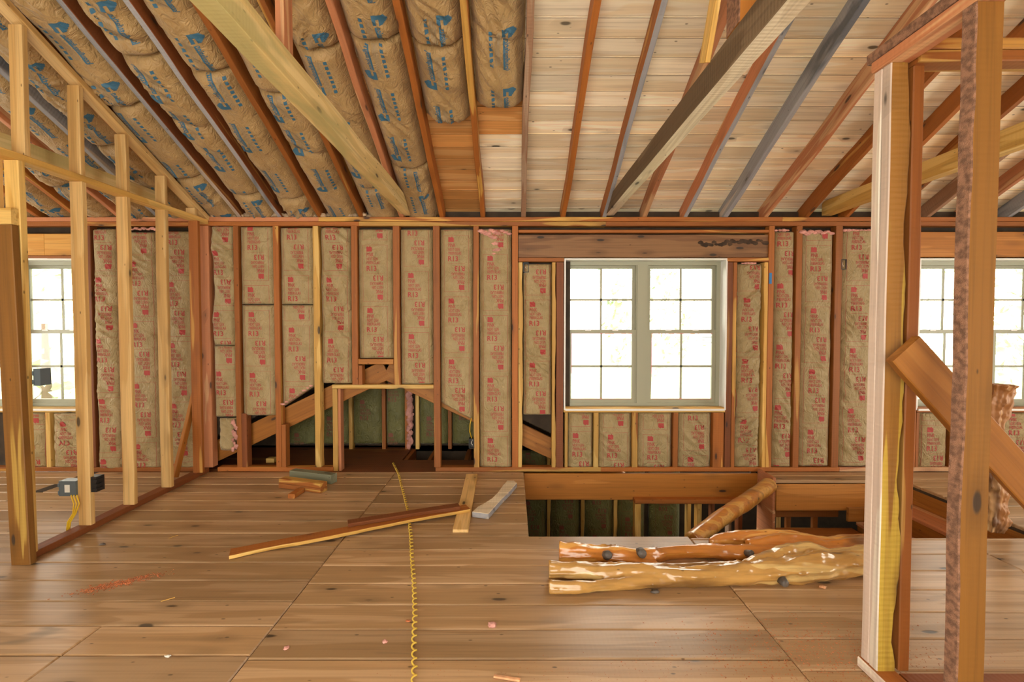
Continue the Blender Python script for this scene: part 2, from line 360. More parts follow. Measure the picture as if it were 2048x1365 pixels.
def ridge(p): return (1 - abs(noise.noise(p)) * 2.2)
def batt(name, label, O, U, V, N, w, lenf, depth, mat, ink, tmpl, placements, wr=.008, seed=0, group=None, pinch=(), ang=.7, parts=None, back=.06, cat='insulation batt', endr=.035, step=.0135, skew=0.0, rnd=4.5):
    """paper faced batt: u across (0..w), v down; lenf(u) = its length at u"""
    O, U, V, N = Vector(O), Vector(U), Vector(V), Vector(N)
    ca, sa = math.cos(ang), math.sin(ang)
    def h(u, v):
        e = abs(2 * u / w - 1); Lu = lenf(u)
        hh = depth * (1 - e ** rnd)
        d = min(v, Lu - v)
        if d < endr: hh *= .45 + .55 * math.sqrt(max(0, 1 - (1 - max(0, d) / endr) ** 2))
        for pv, ps, pa in pinch:
            dd = abs(v - pv - pa * (u - w / 2)); 
            if dd < .07: hh -= ps * (1 - dd / .07) ** 2
        p = u * ca + v * sa; q = -u * sa + v * ca
        k = ridge(Vector((p * 3.0, q * 15, seed))) ; k2 = ridge(Vector((p * 9 + 3, q * 24, seed + 5)))
        msk = .5 + noise.noise(Vector((u * 3, v * 2.2, seed + 9))) * 1.3
        msk = max(.06, min(1, msk))
        hh += wr * (max(0, k) ** 2 * 1.2 + .45 * max(0, k2) ** 2) * msk * (1 - e ** 8)
        hh += .9 * wr * noise.noise(Vector((u * 5, v * 4, seed + 3)))
        return hh
    def S(u, v, off=0): 
        uu = u + skew * noise.noise(Vector((v * 2.5, seed, 1)))
        return O + U * uu + V * v + N * (h(u, v) + off)
    nu = max(6, int(w / step)); L = max(lenf(0), lenf(w), lenf(w / 2)); nv = max(6, int(L / step))
    vs = []; fs = []
    for j in range(nv + 1):
        for i in range(nu + 1):
            u = w * i / nu; vs.append(S(u, lenf(u) * j / nv))
    for j in range(nv):
        for i in range(nu):
            fs.append((j * (nu + 1) + i, (j + 1) * (nu + 1) + i, (j + 1) * (nu + 1) + i + 1, j * (nu + 1) + i + 1))
    rim = [i for i in range(nu + 1)] + [j * (nu + 1) + nu for j in range(1, nv + 1)] + [nv * (nu + 1) + i for i in range(nu - 1, -1, -1)] + [j * (nu + 1) for j in range(nv - 1, 0, -1)]
    b = len(vs); k = len(rim)
    for r in rim:
        p = vs[r]; hgt = (p - O).dot(N); vs.append(p - N * (hgt + back))
    fs += [(rim[i], rim[(i + 1) % k], b + (i + 1) % k, b + i) for i in range(k)]; fs.append(tuple(range(b, b + k)))
    o = link(name, vs, fs, M[mat], None, True, None, O)
    tag(o, label, cat, group)
    tv = []; tf = []; tm = []
    for (du, dv) in placements:
        keep = {}
        for fi, f in enumerate(tmpl.f):
            pts = [tmpl.v[i] for i in f]
            ok = all(.004 < u + du < w - .004 and .004 < v + dv < lenf(min(w, max(0, u + du))) - .006 for u, v in pts)
            if not ok: continue
            ids = []
            for i in f:
                if i not in keep: keep[i] = len(tv); u, v = tmpl.v[i]; tv.append(S(u + du, v + dv, .0028))
                ids.append(keep[i])
            tf.append(tuple(ids)); tm.append(tmpl.mi[fi])
    if tf: pr = link('printed_lettering', tv, tf, [M[i] for i in ink], o, False, tm, O)
    return o
def fluff(name, pts, r, mat, parent=None, origin=None, seed=0, sq=(1, 1, 1)):
    mb = MB()
    for i, p in enumerate(pts):
        bm = bmesh.new(); bmesh.ops.create_icosphere(bm, subdivisions=3, radius=1)
        vs = []
        rr = r * (.7 + .6 * random.random())
        for v in bm.verts:
            n = v.co.copy(); d = 1 + .5 * noise.noise(n * 1.5 + Vector((seed + i, 3, 1))) + .35 * noise.noise(n * 5 + Vector((seed + i, 1, 8)))
            vs.append(Vector(p) + Vector((n.x * sq[0], n.y * sq[1], n.z * sq[2])) * rr * d)
        mb.add(vs, [tuple(v.index for v in f.verts) for f in bm.faces]); bm.free()
    return mb.build(name, M[mat], parent, True, origin if origin is not None else Vector(pts[0]))

ORD = ['', 'first', 'second', 'third', 'fourth', 'fifth', 'sixth', 'seventh', 'eighth', 'ninth', 'tenth', 'eleventh', 'twelfth', 'thirteenth']
# ================================================================== STRUCTURE
SL = .468; CS = math.sqrt(1 + SL * SL)
DN = Vector((0, 1, -SL)) / CS          # down the roof slope, towards the window wall
NU = Vector((0, SL, 1)) / CS           # roof normal, upwards
def roofb(Y): return 4.813 - SL * Y    # underside of the rafters
XL, XR = -6.3, 6.6
# ---- floor
def add_tone(o, tones):
    at = o.data.attributes.new('tone', 'FLOAT', 'FACE'); at.data.foreach_set('value', tones)
def floor_planks():
    mb = MB(); tones = []
    HX0, HX1, HY = .12, 3.765, 3.278
    def plank(x0, x1, y0, y1, tone):
        g = .0026; x0 += g * .6; x1 -= g * .6; y0 += g; y1 -= g
        if x1 - x0 < .01 or y1 - y0 < .01: return
        c = .006; dz = random.uniform(-.0008, .0008)
        top = [(x0 + c, y0 + c, dz), (x1 - c, y0 + c, dz), (x1 - c, y1 - c, dz), (x0 + c, y1 - c, dz)]
        mid = [(x0, y0, dz - c), (x1, y0, dz - c), (x1, y1, dz - c), (x0, y1, dz - c)]
        bot = [(x0, y0, -.025), (x1, y0, -.025), (x1, y1, -.025), (x0, y1, -.025)]
        fs = [(0, 1, 2, 3)] + [(i, 4 + i, 4 + (i + 1) % 4, (i + 1) % 4) for i in range(4)] + [(4 + i, 8 + i, 8 + (i + 1) % 4, 4 + (i + 1) % 4) for i in range(4)] + [(11, 10, 9, 8)]
        n0 = len(mb.f); mb.add(top + mid + bot, fs); tones.extend([tone] * (len(mb.f) - n0))
    def rows(x0, x1, phase, pitch, y0, y1, inner=(), cuts=True):
        k0 = int(math.floor((y0 - phase) / pitch)); k1 = int(math.ceil((y1 - phase) / pitch))
        for k in range(k0, k1 + 1):
            a, b = phase + k * pitch, phase + (k + 1) * pitch
            a, b = max(a, y0), min(b, y1)
            if b - a < .012: continue
            xs = [x0, x1]
            for (sx, fn) in inner:
                if fn(a, b): xs.append(sx)
            xs = sorted(xs)
            if cuts and xs[-1] - xs[0] > 2.6 and random.random() < .35: xs.append(random.uniform(xs[0] + .8, xs[-1] - .8)); xs = sorted(xs)
            for i in range(len(xs) - 1): plank(xs[i], xs[i + 1], a, b, random.random())
    rows(XL, -1.18, 2.907, .2085, -1.5, YW - .001, inner=((-2.03, lambda a, b: b < 2.45),), cuts=False)
    rows(-1.18, HX0, 2.868, .205, HY, YW - .001, cuts=False)
    rows(-1.18, 1.245, 2.868, .205, -1.5, HY, cuts=False)
    rows(1.245, XR, 2.393, .2070, -1.5, HY - .028, inner=((3.1, lambda a, b: int(a * 50) % 2 == 0),))
    rows(2.53, 3.765, 4.48, .142, 4.475, YW - .001, cuts=False)
    rows(3.765, XR, 4.75 - .23 * 8, .23, HY - .028, YW - .001, inner=((4.9, lambda a, b: int(a * 50) % 2 == 0),), cuts=False)
    for (x0, x1, y0, y1) in ((XL, HX0, -1.5, YW), (HX0, XR, -1.5, HY - .03), (3.765, XR, HY - .03, YW)):
        n0 = len(mb.f); mb.box(x0, x1 - .003, y0, y1 - .003, -.05, -.026, 1); tones.extend([.5] * 6)
    o = mb.build('floor', [M['floor'], M['sheath']]); add_tone(o, tones); tag(o, kind='structure'); return o
floor_planks()
# joist framing under the floor at the stair opening
board('floor_joist', (.10, 3.31, -.17), (.10, 4.72, -.17), .24, .04, (0, 0, 1), 'cedar', 'red cedar floor joist edging the left side of the stair opening', 'floor joist')
board('rim_board', (.125, YW + .0225, -.155), (2.505, YW + .0225, -.155), .27, .042, (0, 0, 1), 'orange', 'wide orange cedar rim board with dark knots below the window wall plate', 'rim board', seed=4.0)

# ---- ceiling boards
def ceiling():
    mb = MB(); tones = []
    pitch = .136; u0 = 0.0
    Rk = lambda k: .111 + .4075 * k
    top = Vector((0, 0, roofb(0))) + NU * .142
    nrow = int(5.03 * CS / pitch)
    for r in range(nrow):
        v0 = r * pitch; Ym = v0 / CS
        brk = [-6.0]; k = -15
        while k < 15:
            k += random.choice((2, 3, 4, 5)); brk.append(Rk(k))
        brk = [b for b in brk if not (Rk(-2) - .05 < b < Rk(0) + .05)] + [Rk(-1), Rk(0), Rk(-2) - .02]
        brk = sorted(b for b in brk if b < XR) + [XR]
        for i in range(len(brk) - 1):
            x0, x1 = brk[i], brk[i + 1]
            orange = (x0 < Rk(-1) - .05 and Ym > 3.3) or (Rk(-1) - .01 < x0 < Rk(0) and 3.5 < Ym < 3.69 + .13)
            
            a = 0.0; prof = [(0.0, .0), (.003, -.006 * 0), (pitch - .016, 0.0), (pitch - .010, .007), (pitch - .004, .007), (pitch - .003, 0)]
            vs = []
            for (x) in (x0 + .001, x1 - .001):
                for (pv, ph) in prof: vs.append(top + DN * (v0 + pv) + NU * ph + Vector((x, 0, 0)))
            n = len(prof); fs = [(j, j + 1, n + j + 1, n + j) for j in range(n - 1)]
            bk = [top + DN * v0 + NU * .02 + Vector((x, 0, 0)) for x in (x0, x1)] + [top + DN * (v0 + pitch) + NU * .02 + Vector((x, 0, 0)) for x in (x1, x0)]
            mb.add(vs, fs, 1 if orange else 0); mb.add(bk, [(0, 1, 2, 3)], 2)
            tones.extend([random.random()] * (len(fs) + 1))
    # the far slope of the roof, behind the viewpoint
    mb.add([(XL, 0, roofb(0) + .17), (XR, 0, roofb(0) + .17), (XR, -1.6, roofb(1.6) + .17), (XL, -1.6, roofb(1.6) + .17)], [(3, 2, 1, 0)], 0); tones.append(.5)
    o = mb.build('ceiling', [M['deck'], M['deckorange'], M['sheath']]); add_tone(o, tones); tag(o, kind='structure')
ceiling()
# ---- window wall sheathing, side walls
WZ0, WZ1 = wz(818), wz(520)
WINS = [(wx(-150), wx(172)), (wx(1131), wx(1450)), (wx(1838), wx(2160))]
APX, APZ, RS = -1.312, .926, .48
mb = MB(); step = .03; x = XL
while x < XR:
    x1 = min(x + step, XR); xm = (x + x1) / 2
    iv = [(-.3, 2.66)]
    for (a, b) in WINS:
        if a - .05 < xm < b + .05: iv = [(-.3, WZ0 - .02), (WZ1 + .02, 2.66)]
    gz = APZ - RS * abs(xm - APX) + .27
    if gz > .0 and -3.6 < xm < .6: iv = [(gz, 2.66)]
    elif .06 < xm < 2.5: iv = [(0.0 if p[0] < 0 else p[0], p[1]) for p in iv]
    for p in iv: mb.box(x, x1, YW + .112, YW + .130, p[0], p[1])
    x = x1
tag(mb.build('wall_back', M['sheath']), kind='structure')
mb = MB(); mb.box(XL - .1, XL, -1.5, 2.4, -.1, 4.95); mb.box(XL - .1, XL, 2.4, 4.3, 2.2, 4.95); mb.box(XL - .1, XL, 2.4, 4.3, -.1, .7); mb.box(XL - .1, XL, 4.3, YW + .13, -.1, 4.95); tag(mb.build('wall_left', M['kraft']), kind='structure')  # unseen wall; opening added to bring daylight onto the left batts
mb = MB(); mb.box(XR, XR + .1, -1.5, -.6, -.1, 4.9); mb.box(XR, XR + .1, -.6, YW + .13, 2.4, 4.9); mb.box(XR, XR + .1, 3.2, YW + .13, -.1, 2.4); tag(mb.build('wall_right', M['kraft']), kind='structure')  # unseen wall; low opening added to brighten the right-hand floor
mb = MB(); mb.box(XL, -3.6, -1.62, -1.5, -.1, 4.2); mb.box(-3.6, 1.3, -1.62, -1.5, 2.7, 4.2); mb.box(1.3, XR, -1.62, -1.5, -.1, 4.2); tag(mb.build('wall_rear', M['deckorange']), kind='structure')  # unseen wall; opening behind the viewpoint placed to let in sky fill
mb = MB(); mb.box(XL, XR, 5.06, 5.09, 2.30, 2.62); tag(mb.build('trim_1', M['sheath']), kind='structure')
# ---- lower level behind and below
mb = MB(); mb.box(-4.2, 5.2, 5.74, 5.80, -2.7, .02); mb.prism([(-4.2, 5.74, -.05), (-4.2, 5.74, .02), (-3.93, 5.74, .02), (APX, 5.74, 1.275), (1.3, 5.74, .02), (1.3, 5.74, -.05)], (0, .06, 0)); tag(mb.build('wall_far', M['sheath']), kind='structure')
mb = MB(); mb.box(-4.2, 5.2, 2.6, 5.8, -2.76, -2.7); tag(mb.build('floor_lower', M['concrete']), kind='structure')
mb = MB(); mb.box(-4.3, 5.3, 2.5, 2.6, -2.7, -.05); mb.box(-4.3, -4.2, 2.6, 5.8, -2.7, 0); mb.box(5.2, 5.3, 2.6, 5.8, -2.7, -.05); tag(mb.build('wall_lower_side', M['sheath']), kind='structure')  # unseen walls added to keep daylight out of the lower level
mb = MB()
for s_ in (-1, 1):
    e = -4.15 if s_ < 0 else 1.2
    t0 = APZ + .31; z1 = t0 - RS * abs(e - APX)
    mb.prism([(APX, 4.882, t0), (e, 4.882, z1), (e, 4.882, z1 + .03), (APX, 4.882, t0 + .03)], (0, .92, 0))
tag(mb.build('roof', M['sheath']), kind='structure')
mb = MB(); mb.box(-4.1, -1.22, YW + .002, 5.73, -.03, -.001); mb.box(-1.22, .09, YW + .002, 5.18, -.03, -.001)
tag(mb.build('floor_rear', M['cedar_dark']), kind='structure')
for i, x_ in enumerate((-1.2, -.93, -.52)):
    board('floor_joist', (x_, 5.19, -.12), (x_, 5.73, -.12), .2, .045, (0, 0, 1), 'cedar', 'short floor joist end behind the small doorway, %s from the left' % ORD[i + 1], 'floor joist', 'joists behind the small doorway')

# ================================================================== WINDOWS
def window(n, x0, x1, stickers=False):
    z0, z1 = WZ0, WZ1; root = empty('window_%d' % n, ((x0 + x1) / 2, YW + .1, z0), kind='structure')
    O = root.location
    def P(mb, nm, m, par=root): 
        o = link(nm, mb.v, mb.f, m, None, False, mb.mi, O.copy()); o.parent = par; o.location = (0, 0, 0) if par is root or True else o.location; return o
    yf = YW + .125
    mb = MB()  # reveal boards
    mb.box(x0 - .015, x0, YW + .0, yf + .08, z0 - .015, z1 + .015); mb.box(x1, x1 + .015, YW + .0, yf + .08, z0 - .015, z1 + .015)
    mb.box(x0, x1, YW + .0, yf + .08, z1, z1 + .015); mb.box(x0, x1, YW - .012, yf + .08, z0 - .02, z0)
    P(mb, 'window_casing', M['whitevinyl'])
    fw = .038; mw = .105; xm = (x0 + x1) / 2
    mb = MB(); mb.box(x0, x0 + fw, yf, yf + .08, z0, z1); mb.box(x1 - fw, x1, yf, yf + .08, z0, z1); mb.box(x0 + fw, x1 - fw, yf, yf + .08, z1 - fw, z1)
    mb.box(x0 + fw, x1 - fw, yf, yf + .08, z0, z0 + fw); mb.box(xm - mw / 2, xm + mw / 2, yf - .004, yf + .08, z0 + fw, z1 - fw)
    mb.box(xm - mw / 2 - .012, xm - mw / 2, yf + .01, yf + .05, z0 + fw, z1 - fw); mb.box(xm + mw / 2, xm + mw / 2 + .012, yf + .01, yf + .05, z0 + fw, z1 - fw)
    P(mb, 'window_frame', M['vinyl'])
    zm = wz(664)
    for (a, b) in ((x0 + fw, xm - mw / 2 - .012), (xm + mw / 2 + .012, x1 - fw)):
        for (lo, hi, y, r) in ((z0 + fw, zm + .02, yf + .012, .036), (zm - .02, z1 - fw, yf + .045, .030)):
            mb = MB(); mb.box(a, a + r, y, y + .03, lo, hi); mb.box(b - r, b, y, y + .03, lo, hi); mb.box(a + r, b - r, y, y + .03, lo, lo + r + .004); mb.box(a + r, b - r, y, y + .03, hi - r, hi)
            sash = P(mb, 'sash', M['vinyl'])
            c = (a + b) / 2; zc = (lo + hi) / 2
            mb = MB(); mb.box(c - .0105, c + .0105, y + .012, y + .022, lo + r, hi - r); mb.box(a + r, b - r, y + .012, y + .022, zc - .0105, zc + .0105); P(mb, 'muntin', M['vinyl'], sash)
            mb = MB(); mb.box(a + r, b - r, y + .015, y + .018, lo + r, hi - r); P(mb, 'glass_pane', M['glass'], sash)
            if lo < zm - .1:
                mb = MB()
                for q in range(2): mb.box(a + (b - a) * (.3 + .4 * q) - .03, a + (b - a) * (.3 + .4 * q) + .03, y - .008, y, hi - .012, hi + .002)
                P(mb, 'sash_lock', M['whitevinyl'], sash)
                if n == 2:
                    mb = MB(); mb.box(a + r, b - r, y - .0015, y + .0005, hi - r - .006, hi - r); mb.box(a + r, a + r + .005, y - .0015, y + .0005, lo + .4 * (hi - lo), hi - r); mb.box(a + r, b - r, y - .0015, y + .0005, lo + r + .004, lo + r + .010)
                    P(mb, 'film_edge', M['pinkfilm'], sash)
    if stickers:
        a = atY(1162, 532, yf + .075); b = atY(1203, 574, yf + .075)
        mb = MB(); mb.box(a.x, b.x, yf + .076, yf + .077, b.z, a.z); st = P(mb, 'sticker', M['sheet']); st['label'] = 'white maker sheet stuck on the outside of the glass'
        mb = MB(); tv, tf = text2d('BORAL', .026, .10)
        mb.add([(b.x - .045 - u, yf + .0755, a.z - .012 - v) for u, v in tv], tf, 0)
        mb.box(b.x - .04, b.x - .005, yf + .0748, yf + .0756, a.z - .026, a.z - .012, 1); mb.box(b.x - .04, b.x - .005, yf + .0748, yf + .0756, a.z - .04, a.z - .026, 2)
        for q in range(7): mb.box(a.x + .01, b.x - .02, yf + .0750, yf + .0756, a.z - .07 - q * .018, a.z - .066 - q * .018, 3)
        P(mb, 'sticker_lettering', [simple('grey_print', (.2, .2, .2)), simple('yellow_print', (.8, .7, .1)), simple('green_print', (.2, .6, .15)), M['greyink']], st)
        a = atY(1405, 673, yf + .008); b = atY(1426, 706, yf + .008)
        mb = MB(); mb.box(a.x, b.x, yf + .0262, yf + .0268, b.z, a.z); st = P(mb, 'sticker', M['sheet']); st['label'] = 'small white sticker on the lower right glass'
        mb = MB()
        for q, (u0, u1) in enumerate(((.0, .9), (0, .3), (0, 1), (.1, .4))): mb.box(a.x + (b.x - a.x) * u0, a.x + (b.x - a.x) * u1, yf + .0252, yf + .0260, a.z - .012 - q * .03, a.z - .006 - q * .03)
        P(mb, 'sticker_lettering', M['black'], st)
    return root
window(1, *WINS[0]); window(2, *WINS[1], True); window(3, *WINS[2])

# ================================================================== WINDOW WALL FRAMING
TZ = 2.583
ZT = wz(455) - .002      # underside of plates
segs = [(-6.2, wx(640), 'cedar_pink', 'long reddish upper top plate on the left half of the window wall'), (wx(640) + .002, wx(1560), 'cedar_streak', 'cedar upper top plate streaked yellow above the middle of the window wall'), (wx(1560) + .002, 6.5, 'cedar', 'red cedar upper top plate at the right end of the window wall')]
for a, b, m, lb in segs: board('top_plate', (a, YW + .045, TZ - .0225), (b, YW + .045, TZ - .0225), .043, .09, (0, 0, 1), m, lb, 'top plate', 'top plates of the window wall')
segs = [(-6.2, wx(720), 'cedar', 'lower top plate, dark red, over the left batts of the window wall'), (wx(720) + .002, wx(1210), 'cedar_streak', 'streaky lower top plate over the small doorway'), (wx(1210) + .002, 6.5, 'cedar', 'lower top plate running right from above the centre window')]
for a, b, m, lb in segs: board('top_plate', (a, YW + .045, TZ - .068), (b, YW + .045, TZ - .068), .043, .09, (0, 0, 1), m, lb, 'top plate', 'top plates of the window wall')
ZT = TZ - .0905
for a, b, m, lb in [(-6.2, -3.16, 'cedar', 'bottom plate below the left window, beyond the framed partition'), (-3.0, wx(663), 'cedar', 'red bottom plate between the partition and the small doorway'), (wx(870), wx(1203), 'cedar_streak', 'bottom plate streaked yellow right of the small doorway'), (wx(1203) + .002, wx(1683), 'cedar', 'bottom plate under the centre window above the stair opening'), (wx(1683) + .003, 6.5, 'cedar_pink', 'bottom plate at the right end of the window wall')]:
    board('bottom_plate', (a, YW + .045, .0235), (b, YW + .045, .0235), .045, .09, (0, 0, 1), m, lb, 'bottom plate', 'bottom plates of the window wall')
B0 = .0465
S = [
 (8, 20, B0, ZT, 'cedar', 'stud at the far left edge beyond the left window post'),
 (174, 186, B0, ZT, 'cedar_dark', 'dark stud at the right side of the left window'),
 (238, 250, B0, ZT, 'cedar', 'red stud between first and second batts right of the left window'),
 (316, 328, B0, ZT, 'cedar', 'red stud between second and third batts right of the left window'),
 (401, 421, B0, ZT, 'cedar_pink', 'pinkish corner stud just right of the framed partition'),
 (470, 480, B0, ZT, 'cedar', 'thin red stud right of the narrow corner batt'),
 (549, 560, B0, ZT, 'cedar', 'red stud between the two two-piece batts'),
 (628, 641, B0, ZT, 'sap', 'yellow wavy-edged stud left of the small doorway frame'),
 (704, 716, wz(770), ZT, 'cedar', 'red stud ending at the doorway lintel, its left one'),
 (787, 800, wz(770), ZT, 'cedar', 'red stud ending at the doorway lintel, its right one'),
 (867, 880, B0, ZT, 'cedar', 'nail-studded red stud forming the right side of the small doorway'),
 (947, 958, B0, ZT, 'cedar_streak', 'red and yellow stud right of the batt with the slanted bottom'),
 (1024, 1036, B0, ZT, 'cedar', 'tall red stud holding the left end of the knotty header'),
 (1036.6, 1046, B0, wz(525), 'sap', 'yellow jack stud under the left end of the knotty header'),
 (1104, 1112, B0, wz(525), 'sap', 'thin yellow stud left of the centre window'),
 (1112.6, 1127, B0, wz(525), 'cedar_dark', 'dark red stud touching the left side of the centre window'),
 (1452, 1464, B0, wz(525), 'cedar_dark', 'dark red stud touching the right side of the centre window'),
 (1464.6, 1472, B0, wz(525), 'cedar_streak', 'streaked stud second from the right side of the centre window'),
 (1525, 1534, B0, wz(525), 'sap', 'yellow jack stud under the right end of the knotty header'),
 (1534.6, 1546, B0, ZT, 'cedar_streak', 'tall stud with blue tape right of the knotty header'),
 (1589, 1601, B0, ZT, 'cedar', 'red stud between first and second batts right of the centre window header'),
 (1667, 1681, B0, ZT, 'cedar', 'red stud left of the batt with the small black box'),
 (1748, 1762, B0, ZT, 'cedar', 'stud hidden behind the doubled foreground post'),
 (1826, 1836, B0, ZT, 'cedar', 'orange stud at the left side of the right window'),
]
for (a, b, z0, z1, m, lb) in S:
    o = vstud('wall_stud', a, b, z0, z1, m, lb, wane=.012 if m in ('sap',) else 0, wside=random.choice((-1, 1)))
    if 'blue tape' in lb:
        mb = MB(); p = atY(1541, 556, YW); mb.box(p.x - .014, p.x + .012, YW - .003, YW + .001, p.z - .06, p.z + .05)
        t = link('tape_strip', mb.v, mb.f, M['bluetape']); t.parent = o; t.matrix_basis = o.matrix_basis.inverted(); t['label'] = 'blue tape strip'
# doubled lower studs standing in front of the gap
vstud('wall_stud', 480.5, 491, B0, wz(828), 'cedar_dark', 'short dark red stud under the left two-piece batt', )
vstud('wall_stud', 560.5, 569, B0, wz(850), 'cedar', 'short red stud under the batt with the pink torn edge')
# cripples below windows
for (a, b, m, lb) in [(1130, 1136, 'sap', 'thin yellow cripple stud at the left end under the centre window'), (1188, 1198, 'sap', 'yellow cripple stud, second from the left under the centre window'), (1266, 1277, 'cedar_streak', 'yellow and red cripple stud in the middle under the centre window'), (1348, 1358, 'cedar', 'red cripple stud right of middle under the centre window'), (1428, 1450, 'cedar', 'wide red cripple stud at the right end under the centre window'),
    (86, 95, 'sap', 'yellow cripple stud under the left window'), (20.6, 28, 'cedar', 'cripple stud under the far left sash'),
    (1836.6, 1843, 'cedar', 'orange cripple stud at the left end under the right window'), (1905, 1915, 'cedar', 'cripple stud under the right window, behind the foreground stud'), (1990, 2000, 'cedar', 'cripple stud under the right window by the twisted newel')]:
    vstud('cripple_stud', a, b, B0, wz(826), m, lb, group='cripple studs under the windows', cat='cripple stud')
for (a, b, m, lb) in [(-150, 174, 'sap', 'yellow sill board under the left window'), (1127.5, 1451.5, 'sap', 'yellow sill board under the centre window'), (1837, 2160, 'cedar', 'orange sill board under the right window')]:
    board('window_sill', (wx(a), YW + .045, wz(820)-.003), (wx(b), YW + .045, wz(820)-.003), .05, .09, (0, 0, 1), m, lb, 'sill board')
# headers
hd = board('window_header', (wx(1037), YW + .05, wz(492)), (wx(1534), YW + .05, wz(492)), wz(469) - wz(515), .07, (0, 0, 1), 'knotty', 'dark brown knotty header board above the centre window', 'header board', seed=2.2)
mb = MB(); rr_ = random.Random(3)
for q in range(26):
    cx = wx(1400 + q * 5.2); cz = wz(487 + rr_.uniform(-4, 4) - q * .15); r = rr_.uniform(.012, .026)
    mb.add([(cx + r * 1.6 * math.cos(a) * rr_.uniform(.7, 1.2), YW + .0125 + .001 * rr_.random(), cz + r * math.sin(a) * rr_.uniform(.7, 1.1)) for a in [k * math.pi / 4 for k in range(8)]] + [(cx, YW + .004, cz)], [(i, (i + 1) % 8, 8) for i in range(8)])
k_ = link('bark_pocket', mb.v, mb.f, M['darkbark'], None, True); k_.parent = hd; k_.matrix_basis = hd.matrix_basis.inverted(); k_['label'] = 'dark ragged bark seam'
board('header_trim', (wx(1037), YW + .03, wz(462.5)), (wx(1534), YW + .03, wz(462.5)), .03, .06, (0, 0, 1), 'cedar_streak', 'thin yellow and red strip above the knotty header', 'trim strip')
board('header_plate', (wx(1037), YW + .045, wz(519.5)), (wx(1127.3), YW + .045, wz(519.5)), .04, .09, (0, 0, 1), 'cedar', 'short plate under the header left of the centre window', 'header plate')
board('header_plate', (wx(1452), YW + .045, wz(519.5)), (wx(1534), YW + .045, wz(519.5)), .04, .09, (0, 0, 1), 'cedar_streak', 'short plate under the header right of the centre window', 'header plate')
board('window_header', (wx(1836), YW + .04, wz(489)), (wx(2165), YW + .04, wz(489)), wz(464) - wz(514.5), .06, (0, 0, 1), 'orange', 'orange knotty header board above the right window', 'header board')
for a, b, lb in ((-150, 92, 'left orange plywood panel above the left window'), (92.6, 173, 'right orange plywood panel above the left window')):
    board('header_plywood', (wx(a), YW + .045, wz(490)), (wx(b), YW + .045, wz(490)), wz(465) - wz(511), .06, (0, 0, 1), 'plyorange', lb, 'plywood panel')
board('header_plate', (wx(-150), YW + .045, wz(514.5)), (wx(173), YW + .045, wz(514.5)), .035, .09, (0, 0, 1), 'cedar', 'thin red plate between the plywood panels and the left window', 'header plate')
# small doorway
vstud('doorway_post', 662, 672, .0, wz(779), 'sap', 'pale yellow post at the left of the small doorway', Y=YW + .02, cat='doorway post', group=None)
vstud('doorway_post', 672.5, 678, .0, wz(779), 'cedar_pink', 'thin pinkish post doubled against the pale doorway post', Y=YW + .03, cat='doorway post', group=None)
board('doorway_lintel', (wx(663), YW + .05, wz(774.3)), (wx(866.5), YW + .05, wz(774.3)), .042, .085, (0, 0, 1), 'sap', 'pale yellow lintel across the small doorway', 'doorway lintel')
board('blocking', (wx(716.5), YW + .045, wz(724)), (wx(786.5), YW + .045, wz(724)), .055, .09, (0, 0, 1), 'orange', 'orange blocking piece between studs above the small doorway', 'blocking')
vstud('cripple_stud', 716.5, 724, wz(770), wz(731.5), 'cedar', 'tiny cripple block left, between blocking and doorway lintel', cat='cripple stud', group=None)
# black boxes on studs
def elec(px, py, lb, m='black', wpx=11, hpx=20, y=YW - .002):
    p = atY(px, py, y); e = empty('outlet_box', p, lb, 'outlet box')
    w, h = wpx / 197., hpx / 197.; t_ = .006
    mb = MB(); mb.box(-w / 2, w / 2, .05, .056, -h / 2, h / 2); mb.box(-w / 2, -w / 2 + t_, 0, .05, -h / 2, h / 2); mb.box(w / 2 - t_, w / 2, 0, .05, -h / 2, h / 2); mb.box(-w / 2, w / 2, 0, .05, h / 2 - t_, h / 2); mb.box(-w / 2, w / 2, 0, .05, -h / 2, -h / 2 + t_)
    mb.build('box_body', M[m], e)
    mb = MB(); mb.tube([(0, .045, -h / 3), (.01, .02, -h / 6), (-.005, .015, .0), (.008, .03, h / 3)], .0035, 6); mb.build('wire_end', M['whitepaper'], e, True)
    return e
elec(1052, 535, 'small black outlet box by the yellow jack stud left of the centre window')
elec(1688, 529, 'small black outlet box high on the stud right of the centre window')
elec(178, 882, 'small black outlet box low on the stud right of the left window')
e = elec(943, 888, 'small black outlet box hanging below the slanted batt')
mb = MB(); mb.tube([(0.0, 0.02, .05), (-.02, .02, .12), (-.015, .01, .2), (.0, 0.01, .26)], .004, 6); mb.build('cable', M['yellow'], e, True)

# ================================================================== WALL BATTS
ROWS = {}
def wbatt(px0, px1, y0, y1, label, starts=(), wr=.006, seed=0, y1r=None, ub=.045, group='paper faced batts of the window wall', ink=('redink',), mat='kraft', Yb=YW + .047, depth=.05, ang=.7, pinch=(), skew=0.0, scale=197.6, tmpl=None, **kw):
    x0, x1 = wx(px0), wx(px1); z0 = wz(y0); L0 = z0 - wz(y1); L1 = L0 if y1r is None else z0 - wz(y1r)
    w = x1 - x0
    lenf = (lambda u: L0 + (L1 - L0) * min(1, max(0, u / w)))
    off = (w - BW) / 2 + .0 if w > BW + .02 else (w - BW) / 2
    pl = [(off, (s - y0) / 197.6) for s in starts]
    return batt('insulation_batt', label, (x0, Yb, z0), (1, 0, 0), (0, 0, -1), (0, -1, 0), w, lenf, depth, mat, ink, tmpl or label_t, pl, wr * 1.7, seed, group, pinch, ang, skew=skew, endr=.014, **kw)
def st(first, y1, per=121.5):
    out = []; s = first
    while s > 330: s -= per
    while s < y1: out.append(s); s += per
    return out
